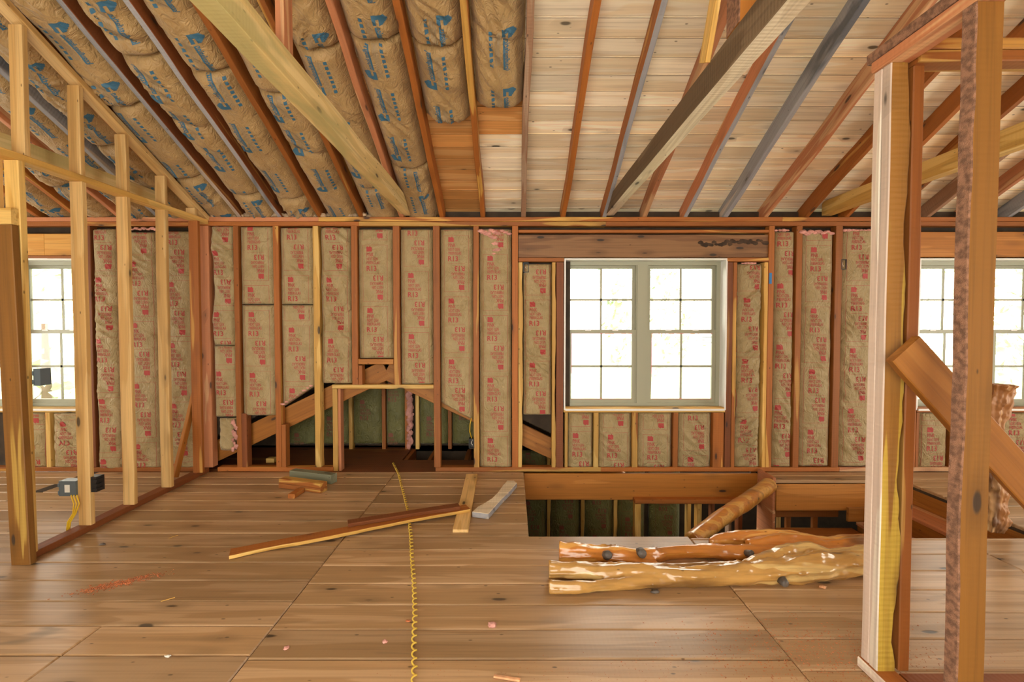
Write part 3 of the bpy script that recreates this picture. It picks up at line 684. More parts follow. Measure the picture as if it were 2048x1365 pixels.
WB = [
 (187, 237, 458, 939, 'first full-height batt right of the left window, pale and crumpled', 551, .011, 1),
 (251, 315, 464, 937, 'second full-height batt right of the left window with pink top edge', 520, .010, 2),
 (329, 384, 462, 937, 'third full-height batt right of the left window, beside the partition end', 560, .008, 3),
 (424, 470, 452, 691, 'upper narrow crumpled batt right of the corner stud', 498, .013, 4),
 (424, 471, 692, 835, 'lower narrow batt right of the corner stud', 740, .007, 5),
 (481, 549, 453, 608.6, 'upper piece of the first two-piece batt right of the corner', 570, .005, 6),
 (481, 549, 610, 832, 'lower piece of the first two-piece batt right of the corner', 621, .002, 7),
 (561, 628, 455, 608.8, 'upper piece of the second two-piece batt right of the corner', 550, .006, 8),
 (642, 703, 455, 767, 'strongly creased batt above the left end of the small doorway', 551, .013, 10),
 (717, 786, 458, 717, 'batt ending above the orange blocking over the small doorway', 490, .006, 11),
 (801, 866, 458, 769, 'batt above the right end of the small doorway lintel', 542, .004, 12),
 (959, 1023, 458, 936, 'full-height batt with pink torn fluff at its top, left of the header', 508, .004, 14),
 (1047, 1103, 528, 831, 'batt beside the centre window ending above a dark gap', 600, .011, 15),
 (1473, 1524, 528, 936, 'twisted dark-creased batt close to the right of the centre window', 592, .016, 16),
 (1548, 1588, 463, 935, 'narrow batt next to the stud with blue tape', 563, .008, 17),
 (1602, 1666, 463, 934, 'batt with a wide pink top, second right of the header', 491, .006, 18),
 (1682, 1747, 460, 934, 'batt with the black box at its upper left, beside the foreground post', 570, .010, 19),
 (1763, 1825, 460, 934, 'batt hidden mostly behind the doubled foreground post', 500, .008, 20),
]
BT = {}
for (a, b, y0, y1, lb, s0, wr, sd) in WB:
    BT[sd] = wbatt(a, b, y0, y1, lb, st(s0, y1), wr, sd, skew=.02 if wr > .012 else 0, ang=random.Random(sd).choice((.6, -.6, .9)))
BT[9] = wbatt(561, 628, 610, 815, 'lower piece of the second two-piece batt with slanted pink torn bottom', st(652, 815), .004, 9, y1r=772)
BT[13] = wbatt(881, 946, 458, 806, 'batt with a clean slanted bottom edge right of the small doorway', st(471, 850), .004, 13, y1r=842)
for i, (a, b, s0, lb) in enumerate([(1137, 1187, 742, 'short bulging batt at the left under the centre window'), (1199, 1265, 866, 'short batt second from the left under the centre window'), (1278, 1347, 870, 'short batt third from the left under the centre window'), (1359, 1427, 790, 'short batt at the right under the centre window'),
    (30, 85, 860, 'short batt left of the cripple under the left window'), (96, 172, 840, 'short batt right of the cripple under the left window'), (1844, 1904, 852, 'short flat batt at the left under the right window'), (1916, 1989, 830, 'short batt behind the foreground stud under the right window'), (2001, 2075, 820, 'short batt right of the twisted newel under the right window')]):
    wbatt(a, b, 827, 936, lb, st(s0, 936), .009 if i != 6 else .002, 30 + i, group='short batts under the windows')
# torn pink edges
def torn(parent, pts, r, seed, sq=(1.4, .5, .7)):
    P = [Vector(atY(x, y, YW + .0)) for x, y in pts]
    return fluff('torn_filling', P, r, 'pink', parent, P[0], seed, sq)
torn(BT[14], [(962 + i * 7, 462 + (i % 3) * 3) for i in range(9)] + [(985, 475), (990, 488), (993, 500), (988, 508)], .024, 1)
torn(BT[18], [(1606 + i * 8, 464 + (i % 2) * 3) for i in range(8)], .024, 3)
torn(BT[17], [(1552 + i * 8, 461) for i in range(4)], .015, 4)
torn(BT[19], [(1690 + i * 8, 461) for i in range(7)], .016, 5)
torn(BT[2], [(256 + i * 8, 457 + (i % 2) * 2) for i in range(8)], .018, 6)
torn(BT[9], [(566 + i * 7, 809 - i * 4.6) for i in range(9)], .014, 7)
torn(BT[16], [(1485 + i * 6, 527) for i in range(5)], .012, 8)
sc_ = batt('insulation_scrap', 'small torn batt scrap with pink edge near the floor by the corner', (wx(432), YW + .05, wz(838)), (1, 0, 0), (0, 0, -1), (0, -1, 0), .17, lambda u: .33, .05, 'kraft', ('redink',), label_t, [], .02, 77, None, cat='insulation scrap')
torn(sc_, [(466 + (i % 3) * 3, 845 + i * 6) for i in range(10)], .022, 9, (.7, .5, 1))
# ================================================================== BEHIND THE WALL
for (sx, x0_, x1_, lb) in ((-1, -3.45, APX, 'wide orange sloping rafter board rising left of the small doorway'), (1, APX + .004, 1.2, 'wide orange sloping rafter board falling right of the small doorway')):
    n_ = 1
    za = APZ - RS * abs(x0_ - APX) + .105; zb = APZ - RS * abs(x1_ - APX) + .105
    board('gable_rafter', (x0_, 4.905, za), (x1_, 4.905, zb), .205, .04, (0, 0, 1), 'orange', lb, 'gable rafter')
fy = 5.64
def far_x(px): return (px - 1024) / (940 / 5.60)
for i, (px, m) in enumerate([(563, 'cedar'), (630, 'cedar'), (697, 'sap'), (764, 'cedar'), (811, 'cedar'), (832, 'sap'), (898, 'cedar')]):
    x_ = far_x(px); zt = APZ + .2 - RS * abs(x_ - APX)
    board('wall_stud', (x_, fy + .045, .0), (x_, fy + .045, zt), .045 if px != 811 else .05, .09, (1, 0, 0), m, ['red far stud at the left behind the sloping rafter', 'red far stud behind the pale doorway post', 'yellow wavy far stud seen left inside the small doorway', 'dark red far stud in the middle of the small doorway', 'red far stud beside the thin yellow one inside the doorway', 'thin yellow far stud inside the small doorway', 'far stud right of the doorway under the slanted batt'][i], 'wall stud', 'far studs behind the small doorway')
FB = [(566, 628), (633, 693), (701, 760), (768, 807), (836, 894), (902, 960)]
fl = ['shade-tinted far batt at the far left below the sloping rafter', 'shade-tinted far batt behind the yellow stud left of the doorway', 'large shade-tinted far batt with red print inside the small doorway', 'narrow shade-tinted far batt with pink edge inside the doorway', 'shade-tinted far batt at the right inside the small doorway', 'shade-tinted far batt right of the doorway under the slanted batt']
for i, (a, b) in enumerate(FB):
    x0, x1 = far_x(a), far_x(b); w = x1 - x0
    zt = lambda u: APZ + .17 - RS * abs(x0 + u - APX)
    o = batt('insulation_batt', fl[i], (x0, fy + .05, .06), (1, 0, 0), (0, 0, 1), (0, -1, 0), w, (lambda u, x0=x0: max(.1, APZ + .10 - RS * abs(x0 + u - APX))), .05, 'kraftshade', ('darkredink',), D2() if False else label_t, [], .008, 50 + i, 'far batts behind the small doorway', back=.04)
    # lettering right way up: place manually using a mirrored template
    tv = []; tf = []; off = (w - BW) / 2
    for s in (.10 + .2 * (i % 3) - .45, .10 + .2 * (i % 3) + .17):
        b_ = len(tv); keepv = []
        ok = [(.01 < u + off < w - .01 and .05 < (s + BH - v) < (APZ + .04 - RS * abs(x0 + u + off - APX))) for u, v in half.v]
        tv += [Vector((x0 + off + u, fy - .012, s + BH - v)) for u, v in half.v]
        tf += [tuple(k + b_ for k in f) for f in half.f if all(ok[k] for k in f)]
    if tf: link('printed_lettering', tv, tf, M['darkredink'], o, False, None, Vector((x0, fy + .05, .06)))
    if i == 3: fluff('torn_filling', [Vector((far_x(815 + (k % 2) * 4), fy - .01, .05 + k * .05)) for k in range(15)], .04, 'pink', o, None, 4, (.7, .5, 1.1)).location = Vector((far_x(815), fy - .01, .05)) - o.location
# lower storey, seen through the stair opening
LX = [.449, .861, 1.26]
for i, x_ in enumerate([.04] + LX):
    board('wall_stud', (x_, fy + .045, -2.69), (x_, fy + .045, -.02), .05, .09, (1, 0, 0), 'sap', ['hidden far stud left of the stair opening', 'first yellow lower stud from the left in the stair opening', 'second yellow lower stud from the left in the stair opening', 'third yellow wavy lower stud from the left in the stair opening'][i], 'wall stud', 'lower studs seen down the stair opening', wane=.012)
for i, (x0, x1, s) in enumerate([(.07, .42, -.62), (.48, .83, -.30), (.89, 1.23, -.42), (1.29, 1.62, -.2), (1.68, 2.05, -.5)]):
    w = x1 - x0
    sg = [-s + q * .616 - .03 for q in range(-1, 4)]
    batt('insulation_batt', 'shade-tinted lower batt, %s from the left in the stair opening' % ORD[i + 1], (x0, fy + .05, -.03), (1, 0, 0), (0, 0, -1), (0, -1, 0), w, lambda u: 2.6, .05, 'kraftshade', ('darkredink',), label_t, [((w - BW) / 2, q) for q in sg], .003, 60 + i, 'lower batts seen down the stair opening', back=.04, step=.03)
board('rough_lintel', (wx(1268), 4.705, -.277), (wx(1512), 4.705, -.277), .043, .085, (0, 0, 1), 'cedar', 'red lintel of the lower framed opening below the rim board', 'lintel')
for i, (a, b, m) in enumerate([(1270, 1282, 'sap'), (1376, 1383, 'sap'), (1395, 1404, 'sap'), (1424, 1430, 'cedar_dark'), (1458, 1464, 'greybrown'), (1478, 1486, 'cedar_dark')]):
    x0 = (a - 1024) / 199.5; x1 = (b - 1024) / 199.5
    board('wall_stud', ((x0 + x1) / 2, 4.705, -2.69), ((x0 + x1) / 2, 4.705, -.3), x1 - x0, .085, (1, 0, 0), m, ['pale stud under the left end of the lower lintel', 'left one of two close yellow studs under the lower lintel', 'right one of two close yellow studs under the lower lintel', 'dark lower stud crossed by the polished pole', 'grey brown lower stud right of the polished pole', 'dark red lower stud beside the landing panel'][i], 'wall stud', 'studs under the lower lintel')
# ---- stair landing and steps
board('landing_side_board', (2.515, 4.46, -.335), (2.515, 4.748, -.335), .74, .026, (0, 0, 1), 'cedar_pink', 'upright side board at the left end of the stair landing', 'landing side board')
board('landing_fascia', (2.53, 4.462, -.155), (3.76, 4.462, -.155), .255, .024, (0, 0, 1), 'orange', 'wide orange fascia board of the stair landing', 'fascia board')
board('landing_rail', (2.53, 4.60, -.345), (3.22, 4.60, -.345), .11, .03, (0, 0, 1), 'cedar', 'recessed cedar board below the landing fascia', 'rail board')
for i, (a, b) in enumerate(((1556, 1562), (1573, 1582), (1626, 1636))):
    x0 = atY(a, 1048, 4.62).x; x1 = atY(b, 1048, 4.62).x
    board('cripple_stud', ((x0 + x1) / 2, 4.64, -1.0), ((x0 + x1) / 2, 4.64, -.4), x1 - x0, .04, (1, 0, 0), 'cedar' if i else 'sap', 'short stud in the gap below the landing, %s from the left' % ORD[i + 1], 'cripple stud', 'short studs below the landing')
board('stair_tread', (2.53, 4.35, -.475), (3.27, 4.35, -.475), .25, .035, (0, 1, 0), 'cedar', 'lowest visible cedar stair tread under the landing', 'stair tread')
board('stair_riser', (2.53, 4.235, -.60), (3.27, 4.235, -.60), .22, .02, (0, 0, 1), 'cedar_dark', 'dark riser below the lowest visible tread', 'stair riser')
for i, (xe, z) in enumerate(((3.54, -.19), (3.30, -.38), (3.06, -.57))):
    board('stair_tread', (xe + .125, 3.31, z - .018), (xe + .125, 4.44, z - .018), .27, .034, (1, 0, 0), 'cedar_pink', ['upper winding stair tread below the right floor edge', 'second stair tread below the right floor edge', 'third stair tread down beside the landing fascia'][i], 'stair tread', 'stair treads going down to the left')
    xr = (3.765, 3.54, 3.30)[i] + .012; zt = (0, -.19, -.38)[i] - .036
    board('stair_riser', (xr, 3.31, (zt + z) / 2), (xr, 4.44, (zt + z) / 2), zt - z - .002, .02, (0, 0, 1), 'orange', ['top orange stair riser below the right floor edge', 'second orange stair riser from the top', 'third stair riser from the top'][i], 'stair riser', 'stair risers')
board('stair_block', (3.20, 4.43, -.31), (3.53, 4.43, -.31), .135, .03, (0, 0, 1), 'orange', 'small orange board end under the landing by the foreground post', 'stair block')

# ================================================================== RAFTERS, BEAMS
RK = lambda k: .111 + .4075 * k
looks = {-12: ('cedar', 'red'), -11: ('cedar', 'red'), -10: ('cedar_pink', 'pinkish'), -9: ('grey', 'grey'), -8: ('cedar', 'red'), -7: ('grey', 'weathered grey'), -6: ('grey', 'grey blue'), -5: ('cedar', 'orange red'), -4: ('cedar', 'red'), -3: ('cedar_pink', 'pinkish red'), -2: ('cedar', 'deep red'), -1: ('cedar_streak', 'yellow and red'), 0: ('greybrown', 'weathered brown'),
  1: ('cedar', 'knotted red'), 2: ('grey', 'silver grey'), 3: ('cedar_pink', 'pale pink'), 4: ('grey', 'grey and pink'), 5: ('grey', 'rough grey'), 6: ('cedar_pink', 'orange pink'), 7: ('cedar', 'red and blue-grey'), 8: ('cedar', 'dark red'), 9: ('cedar', 'red'), 10: ('greybrown', 'brown'), 11: ('cedar_pink', 'pinkish'), 12: ('grey', 'grey')}
edges = {4: 'cedar_pink', 7: 'grey', 2: 'cedar', -7: 'cedar_dark', -6: 'cedar_dark', 11: 'grey'}
for k in range(-13, 14):
    m, lk = looks.get(k, ('cedar', 'red'))
    x_ = RK(k); ys, ye = 0.02, 4.99
    b0 = Vector((x_, ys, roofb(ys))) + NU * .071; b1 = Vector((x_, ye, roofb(ye))) + NU * .071
    if k == 0: lb = 'weathered brown rafter dividing the brown batts from the bare board ceiling'
    elif k < 0: lb = '%s rafter, %s to the left of the bare board ceiling edge' % (lk, ORD[-k])
    else: lb = '%s rafter, %s to the right of the batt edge' % (lk, ORD[k])
    ed = edges.get(k)
    board('rafter', b0, b1, .046, .14, (1, 0, 0), m, lb, 'rafter', 'rafters of the sloping roof', rough=.006, wane=.004 if ed else 0, wside=-1 if k in (4, 2) else (1 if k > 0 else 1), edge=ed)
for (x0, x1, m, em, lb) in ((-1.115, -1.02, 'pine_green', None, 'large pale yellow tie beam left of centre, grain swirling round a knot'), (.94, 1.03, 'oldbeam', 'shadedbeam', 'large weathered tie beam right of centre, shaded left side and pale underside'), (3.14, 3.24, 'sap', None, 'pale yellow tie beam seen behind the right foreground studs'), (-3.42, -3.32, 'pine_green', None, 'dark greenish tie beam behind the left partition')):
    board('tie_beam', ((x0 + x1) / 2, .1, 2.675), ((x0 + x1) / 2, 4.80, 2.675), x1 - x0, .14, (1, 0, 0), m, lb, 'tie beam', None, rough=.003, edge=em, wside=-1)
# uprights on the beams
board('strut_post', (.985, 2.05, 2.747), (.985, 2.05, roofb(2.05) - .004), .085, .12, (1, 0, 0), 'orange', 'orange upright post standing on the right tie beam', 'post', edge='bark', wside=-1)
board('strut_brace', (.925, 2.30, 2.749), (.925, 2.0, 3.35), .10, .024, (0, 1, 0), 'sap', 'bark-edged slanted brace leaning beside the orange upright post', 'brace', edge='bark', wane=.02, wside=1)
board('strut_post', (-1.045, 2.2, 2.747), (-1.045, 2.2, roofb(2.2) - .004), .04, .09, (1, 0, 0), 'cedar_pink', 'narrow pinkish upright standing on the left tie beam', 'post')

# ================================================================== CEILING BATTS
def cb(k, Y0, Y1, lb, sd, marks=True, pinch=()):
    x0 = RK(k) + .024; w = .4075 - .048
    O = Vector((x0, Y0, roofb(Y0))) + NU * .138
    L = (Y1 - Y0) * CS
    pl = []
    r = random.Random(sd); s = r.uniform(-.1, .15)
    while s < L and marks:
        pl.append((.09 if r.random() < .9 else .14, s)); s += r.choice((.42, .5, .36))
    T_ = mark if sd % 2 else mark_r
    return batt('insulation_batt', lb, O, (1, 0, 0), DN, -NU, w, lambda u: L, .140, 'kraftbrown', ('blueink', 'greyink'), T_, pl, .022, 100 + sd, 'brown paper batts between the rafters', pinch, r.choice((.9, -.8, 1.1)), back=-.004, endr=.07, rnd=3.2)
mark_r = D2(); mark_r.put(([(.17 - u, .30 - v) for u, v in mark.v], mark.f), 0, 0); mark_r.mi = list(mark.mi)
J = {-1: [3.63], -2: [3.18, 3.745], -3: [3.15, 4.19, 4.96], -4: [3.2, 4.42, 4.96], -5: [3.5, 4.96], -6: [3.35, 4.55, 4.96], -7: [3.25, 4.50, 4.96], -8: [3.6, 4.30, 4.96], -9: [3.95, 4.96], -10: [4.25, 4.96], -11: [4.4, 4.96], -12: [4.96], -13: [4.96]}
PN = ['highest', 'second', 'third']
for k, js in J.items():
    ys = max(2.62, abs(RK(k)) / 1.09 - .45)
    for i, j in enumerate(js):
        if j - ys < .12: continue
        pos = 'only' if len(js) == 1 else (('upper', 'lower') if len(js) == 2 else ('upper', 'middle', 'lower'))[i]
        bay = 'the bay next to the bare ceiling boards' if k == -1 else 'the %s bay left of the bare ceiling boards' % ORD[-k]
        cb(k, ys + .004, j - .004, '%s crumpled brown paper batt in %s' % (pos, bay), -k * 4 + i, pinch=((.55, .03, .4),) if k in (-1, -5, -7) else ())
        ys = j
fluff('insulation_fluff', [Vector((wx(430 + i * 9), YW + .03 + .03 * (i % 3), 2.60 + .012 * (i % 2))) for i in range(38)], .028, 'fluff', None, None, 5, (1.3, 1, .8))
tag(bpy.data.objects['insulation_fluff'], 'ragged tan insulation fluff lying on the top plate at left', 'insulation fluff', None, 'stuff')

# ================================================================== LEFT PARTITION
PX = -3.085   # centre of the partition thickness
board('bottom_plate', (PX, 2.94, .0235), (PX - .045, YW - .003, .0235), .09, .045, (1, 0, 0), 'cedar_dark', 'dark red bottom plate of the open left partition', 'bottom plate')
board('partition_rail', (PX, 2.55, 2.53), (PX, 4.74, 2.53), .09, .045, (1, 0, 0), 'sap', 'horizontal top plate crossing the left partition below the roof slope', 'partition plate')
zs = lambda Y: roofb(Y) - .028
sp0 = Vector((PX + .01, 2.5, zs(2.5))); sp1 = Vector((PX + .01, 4.74, zs(4.74)))
board('sloping_plate', sp0, sp1, .09, .045, (1, 0, 0), 'pine', 'pale sloping plate under the rafters on the left partition', 'sloping plate')
PS = [(3.37, 'pine', 'left partition stud carrying the grey outlet boxes'), (3.76, 'pine', 'left partition stud, second from the outlet boxes stud outward wall side'), (4.17, 'pine', 'left partition stud just left of the diagonal cedar brace'), (4.59, 'cedar', 'reddish left partition stud next to the window wall corner')]
PS[1] = (3.76, 'pine', 'plain left partition stud directly beyond the outlet box stud')
for i, (y, m, lb) in enumerate(PS):
    board('partition_stud', (PX, y, B0), (PX, y, 2.506), .09, .04, (1, 0, 0), m, lb, 'wall stud', 'studs of the left partition')
for i, (y, lb) in enumerate([(2.99, 'tallest cripple stud above the left partition plate, at the near post'), (3.37, 'cripple stud above the outlet box stud'), (3.76, 'cripple stud above the plain partition stud'), (4.17, 'short cripple stud, second from the window wall, under the sloping plate'), (4.56, 'shortest cripple stud under the sloping plate near the wall')]):
    board('cripple_stud', (PX, y, 2.5535), (PX, y, roofb(y) - .06), .085, .04, (1, 0, 0), 'pine', lb, 'cripple stud', 'cripple studs of the left partition')
board('partition_post', (-3.05, 2.895, .0), (-3.10, 2.895, 2.10), .12, .045, (1, 0, 0), 'brownstud', 'tall brown near end post of the left partition', 'post', seed=8.)
board('partition_stud', (-3.075, 2.945, B0), (-3.085, 2.945, 2.506), .09, .045, (1, 0, 0), 'sap', 'yellow stud doubled behind the brown near end post', 'wall stud', 'studs of the left partition')
board('door_header', (-3.9, 2.90, 2.155), (-3.045, 2.90, 2.155), .10, .045, (0, 0, 1), 'sap', 'yellow door header running left from the near end post', 'door header')
board('cripple_stud', (-3.17, 2.90, 2.207), (-3.17, 2.90, 2.56), .085, .04, (1, 0, 0), 'pine', 'short cripple stud standing on the door header', 'cripple stud')
pb0 = atY(343, 935, 4.62); pb1 = atY(372, 783, 4.62)
board('diagonal_brace', (-3.20, 4.42, .05), (-3.155, 4.66, .82), .07, .03, (0, 1, 0), 'orange', 'thin orange diagonal brace near the end of the left partition', 'diagonal brace')
# outlet boxes on partition stud
def gangbox(px0, px1, py0, py1, Y, lb, m='greybox', lab=False):
    a = atY(px0, py1, Y); b = atY(px1, py0, Y); c = (a + b) / 2
    e = empty('outlet_box', (c.x, Y, a.z), lb, 'outlet box'); w, h = b.x - a.x, b.z - a.z
    mb = MB(); mb.box(-w / 2, w / 2, 0, .07, 0, h); mb.box(-w / 2 - .004, -w / 2 + .006, -.004, .03, h * .1, h * .35); mb.box(-w / 2 - .004, -w / 2 + .006, -.004, .03, h * .6, h * .85); mb.build('box_body', M[m], e)
    if lab is None: pass
    elif lab: mb = MB(); mb.box(-w * .15, w * .15, -.0015, 0, h * .25, h * .75); mb.build('rating_label', M['whitepaper'], e)
    else:
        mb = MB()
        for q in range(3): mb.box(w / 2 - .03, w / 2 + .01, -.006, .05, h * (.1 + q * .3), h * (.25 + q * .3))
        mb.build('clamp', M['black'], e)
    return e, w, h
ge, w_, h_ = gangbox(118, 151, 963, 993, 3.335, 'grey plastic outlet box with small label on the left partition stud', lab=True)
mb = MB()
for q, dx in enumerate((0.03, .05, .07)):
    mb.tube([(dx, -.004, .01), (dx + .025, -.012, -.05), (dx + .02 - q * .01, -.015, -.12), (dx - .015 - q * .01, -.02, -.18), (dx - .03 - q * .012, -.018, -.28)], .0045, 6)
mb.build('cable', M['yellow'], ge, True)
gangbox(171, 192, 955, 985, 3.36, 'dark outlet box bolted to the far side of the left partition stud', 'black')
g2, w2, h2 = gangbox(67, 80, 738, 772, 2.955, 'grey switch box on the side of the near left post', 'greybox', None)
mb = MB(); mb.tube([(0.02, 0, .0), (.03, 0, -.03), (.015, 0, -.06), (-.02, 0, -.085)], .003, 6); mb.build('cable', M['whitepaper'], g2, True)
mb = MB(); P_ = [atY(x, y, 2.93) for x, y in ((-4, 322), (2, 333), (8, 341), (16, 346), (22, 340))]; mb.tube([p - P_[0] for p in P_], .005, 6)
o = mb.build('cable', M['yellow'], None, True); o.location = P_[0]; tag(o, 'yellow cable stub poking past the post at the upper left edge', 'cable')

# ================================================================== RIGHT FOREGROUND FRAMING
board('corner_stud', (1.562, 1.935, B0), (1.562, 1.935, 2.538), .09, .045, (1, 0, 0), 'mustard', 'mustard yellow rough-sawn stud of the doubled foreground post', 'wall stud', wane=.02, wside=1, edge='darkbark', edge2='silver', seed=3.)
board('corner_stud', (1.562, 1.9815, B0), (1.562, 1.9815, 2.538), .09, .044, (1, 0, 0), 'silver', 'silvery grey stud right behind the mustard foreground stud', 'wall stud')
board('corner_stud', (1.632, 1.959, B0), (1.632, 1.959, 2.538), .045, .09, (1, 0, 0), 'cedar', 'deep red stud beside the mustard foreground stud', 'wall stud')
board('partition_stud', (1.553, 1.585, B0), (1.553, 1.585, 2.538), .10, .05, (1, 0, 0), 'brownstud', 'brown stud with yellow margins and bark side nearest the camera', 'wall stud', wane=.010, wside=-1, edge='bark', seed=5., fr=2)
board('bottom_plate', (1.553, 1.0, .0235), (1.553, 2.004, .0235), .095, .044, (1, 0, 0), 'cedar', 'foreground bottom plate running toward the camera', 'bottom plate', edge='silver', wside=-1)
board('bottom_plate', (1.604, 1.86, .0235), (3.0, 1.86, .0235), .09, .044, (0, 1, 0), 'cedar_dark', 'foreground bottom plate running off to the right', 'bottom plate')
board('top_plate', (1.553, .9, 2.5625), (1.553, 2.0, 2.5625), .095, .044, (1, 0, 0), 'cedar_pink', 'pinkish lower top plate of the foreground framing, running toward the camera', 'top plate')
board('top_plate', (1.553, .9, 2.6085), (1.553, 2.03, 2.6085), .095, .044, (1, 0, 0), 'bark', 'bark-edged upper top plate of the foreground framing', 'top plate')
board('top_plate', (1.604, 1.92, 2.5475), (3.0, 1.92, 2.5475), .085, .044, (0, 1, 0), 'cedar_streak', 'streaked lower top plate running off to the right', 'top plate')
board('top_plate', (1.604, 1.92, 2.5925), (3.0, 1.92, 2.5925), .085, .043, (0, 1, 0), 'cedar', 'red upper top plate running off to the right', 'top plate')
a_ = atY(1805, 698, 1.84); b_ = atY(2110, 1038, 1.84)
board('diagonal_brace', a_, b_, .145, .04, (1, 0, 1), 'orange', 'wide orange diagonal brace behind the nearest foreground stud', 'diagonal brace', wane=.015, wside=-1, cut0=.0)

# ================================================================== NEWEL AND POLE
def organic(name, chains, mat, label, cat, voxel=.007, group=None, rn=.25, freq=9., groove=0.0):
    mb = MB()
    for ch in chains:
        pts = []; rad = []
        n = len(ch)
        for i in range(n - 1):
            p0 = Vector(ch[max(i - 1, 0)][:3]); p1 = Vector(ch[i][:3]); p2 = Vector(ch[i + 1][:3]); p3 = Vector(ch[min(i + 2, n - 1)][:3])
            for s in range(10):
                t = s / 10; pts.append(.5 * ((2 * p1) + (p2 - p0) * t + (2 * p0 - 5 * p1 + 4 * p2 - p3) * t * t + (3 * p1 - p0 - 3 * p2 + p3) * t ** 3)); rad.append(ch[i][3] * (1 - t) + ch[i + 1][3] * t)
        pts.append(Vector(ch[-1][:3])); rad.append(ch[-1][3])
        mb.tube(pts, rad, 36, 0, rn, 1.0, freq, True, groove)
    lo = min(v.z for v in mb.v)
    O = Vector(chains[0][0][:3])
    o = mb.build(name, M[mat], None, True, O)
    md = o.modifiers.new('fuse', 'REMESH'); md.mode = 'VOXEL'; md.voxel_size = voxel; md.use_smooth_shade = True
    sm = o.modifiers.new('smooth', 'SMOOTH'); sm.factor = .5; sm.iterations = 2
    tag(o, label, cat, group); return o
nb = atY(1981, 1068, 3.31)
def nw(x, y, r): p = atY(x, y, 3.35); return (p.x, p.y, p.z, r)
nbase = nw(1984, 1075, .045)
organic('newel_post', [[(nbase[0], 3.35, .0, .045), nw(1990, 1030, .055), nw(1988, 985, .05), nw(1976, 930, .045), nw(1984, 880, .05), nw(1985, 830, .055), nw(1995, 795, .07), nw(1998, 768, .10)],
                        [nw(2004, 1010, .03), nw(2006, 960, .035), nw(1992, 900, .04), nw(1996, 840, .045), nw(2012, 800, .045), nw(2018, 770, .05)]], 'newel', 'twisted natural newel post flaring at the top beside the stairs', 'newel post', .008, None, .5, 16, .6)
pa, pb = atY(1392, 1076, 3.31), atY(1536, 968, 4.40)
pa = Vector((1.29, 3.33, -.055)); pb = Vector((2.43, 4.40, -.02))
board_pole = organic('pole_rail', [[(pa.x, pa.y, pa.z, .058), (*(pa.lerp(pb, .35) + Vector((0, 0, .01))), .064), (*(pa.lerp(pb, .7)), .068), (*pb, .072)]], 'log', 'polished log pole lying diagonally across the stair opening', 'log pole', .008, None, .08, 6)

# ================================================================== POLISHED LOGS
def lg(px, py, r, z=None):   # px,py: ground contact pixel in front of the log
    p = atZ(px, py, 0); p = p + Vector((0, r * .75, 0)); return (p.x, p.y, (r * .93 if z is None else z), r)
L1 = organic('polished_log', [
   [lg(1119, 1132, .060), lg(1165, 1134, .058), lg(1220, 1134, .058), lg(1270, 1137, .056), lg(1330, 1125, .043), lg(1400, 1122, .042), lg(1470, 1126, .048), lg(1530, 1129, .052), lg(1590, 1125, .050), lg(1660, 1120, .055), lg(1730, 1118, .06), lg(1800, 1115, .06)],
   [lg(1422, 1098, .022, .03), lg(1450, 1098, .040, .05), lg(1510, 1100, .048, .07), lg(1580, 1103, .050, .075), lg(1650, 1108, .05), lg(1740, 1104, .05), lg(1800, 1104, .05)],
   [lg(1500, 1118, .04, .07), lg(1560, 1114, .048, .085), lg(1620, 1112, .05, .07), lg(1700, 1112, .045)],
   [lg(1255, 1139, .03), lg(1290, 1141, .030, .028), lg(1318, 1138, .016, .02)]], 'log', 'honey-brown polished forked log lying at the back, nearest the stair opening', 'polished log', .008, 'polished logs on the floor', .22, 8, .28)
L2 = organic('polished_log', [
   [lg(1098, 1165, .047, .05), lg(1150, 1166, .047, .05), lg(1205, 1170, .05, .05), lg(1260, 1172, .055), lg(1330, 1176, .055), lg(1400, 1179, .056), lg(1470, 1179, .06), lg(1540, 1175, .065), lg(1600, 1172, .075), lg(1660, 1168, .08), lg(1725, 1164, .085), lg(1790, 1160, .085)],
   [lg(1098, 1190, .034), lg(1150, 1191, .032), lg(1210, 1187, .030), lg(1270, 1182, .035), lg(1330, 1179, .038), lg(1400, 1176, .03)],
   [lg(1240, 1164, .04), lg(1300, 1161, .040, .05), lg(1360, 1156, .026, .05), lg(1420, 1154, .024, .05), lg(1470, 1160, .034, .055), lg(1530, 1164, .045, .065)],
   [lg(1500, 1165, .05, .06), lg(1570, 1150, .06, .09), lg(1620, 1146, .055, .11), lg(1670, 1150, .05, .09), lg(1750, 1152, .06, .09)]], 'logpale', 'pale golden polished log with a forked left end, nearest the camera', 'polished log', .008, 'polished logs on the floor', .22, 8, .28)
def knot(parent, px, py, Y, r, d=(0, -1, .3)):
    c = atY(px, py, Y); d = Vector(d).normalized(); mb = MB()
    mb.tube([c + d * -.05 , c, c + d * .006], [r * 1.25, r, r * .8], 18, 0, .25, 1, 20)
    o = mb.build('knot_stub', M['knotgrey'], None, True, c); o.parent = parent; o.location = c - parent.location
    o['label'] = 'dark grey sawn knot'
knot(L1, 1284, 1108, 2.83, .026); knot(L1, 1503, 1107, 2.85, .018, (.2, -1, .5)); knot(L1, 1216, 1110, 2.83, .026, (.1, -1, .6))
knot(L2, 1571, 1168, 2.585, .022, (.1, -1, -.1))

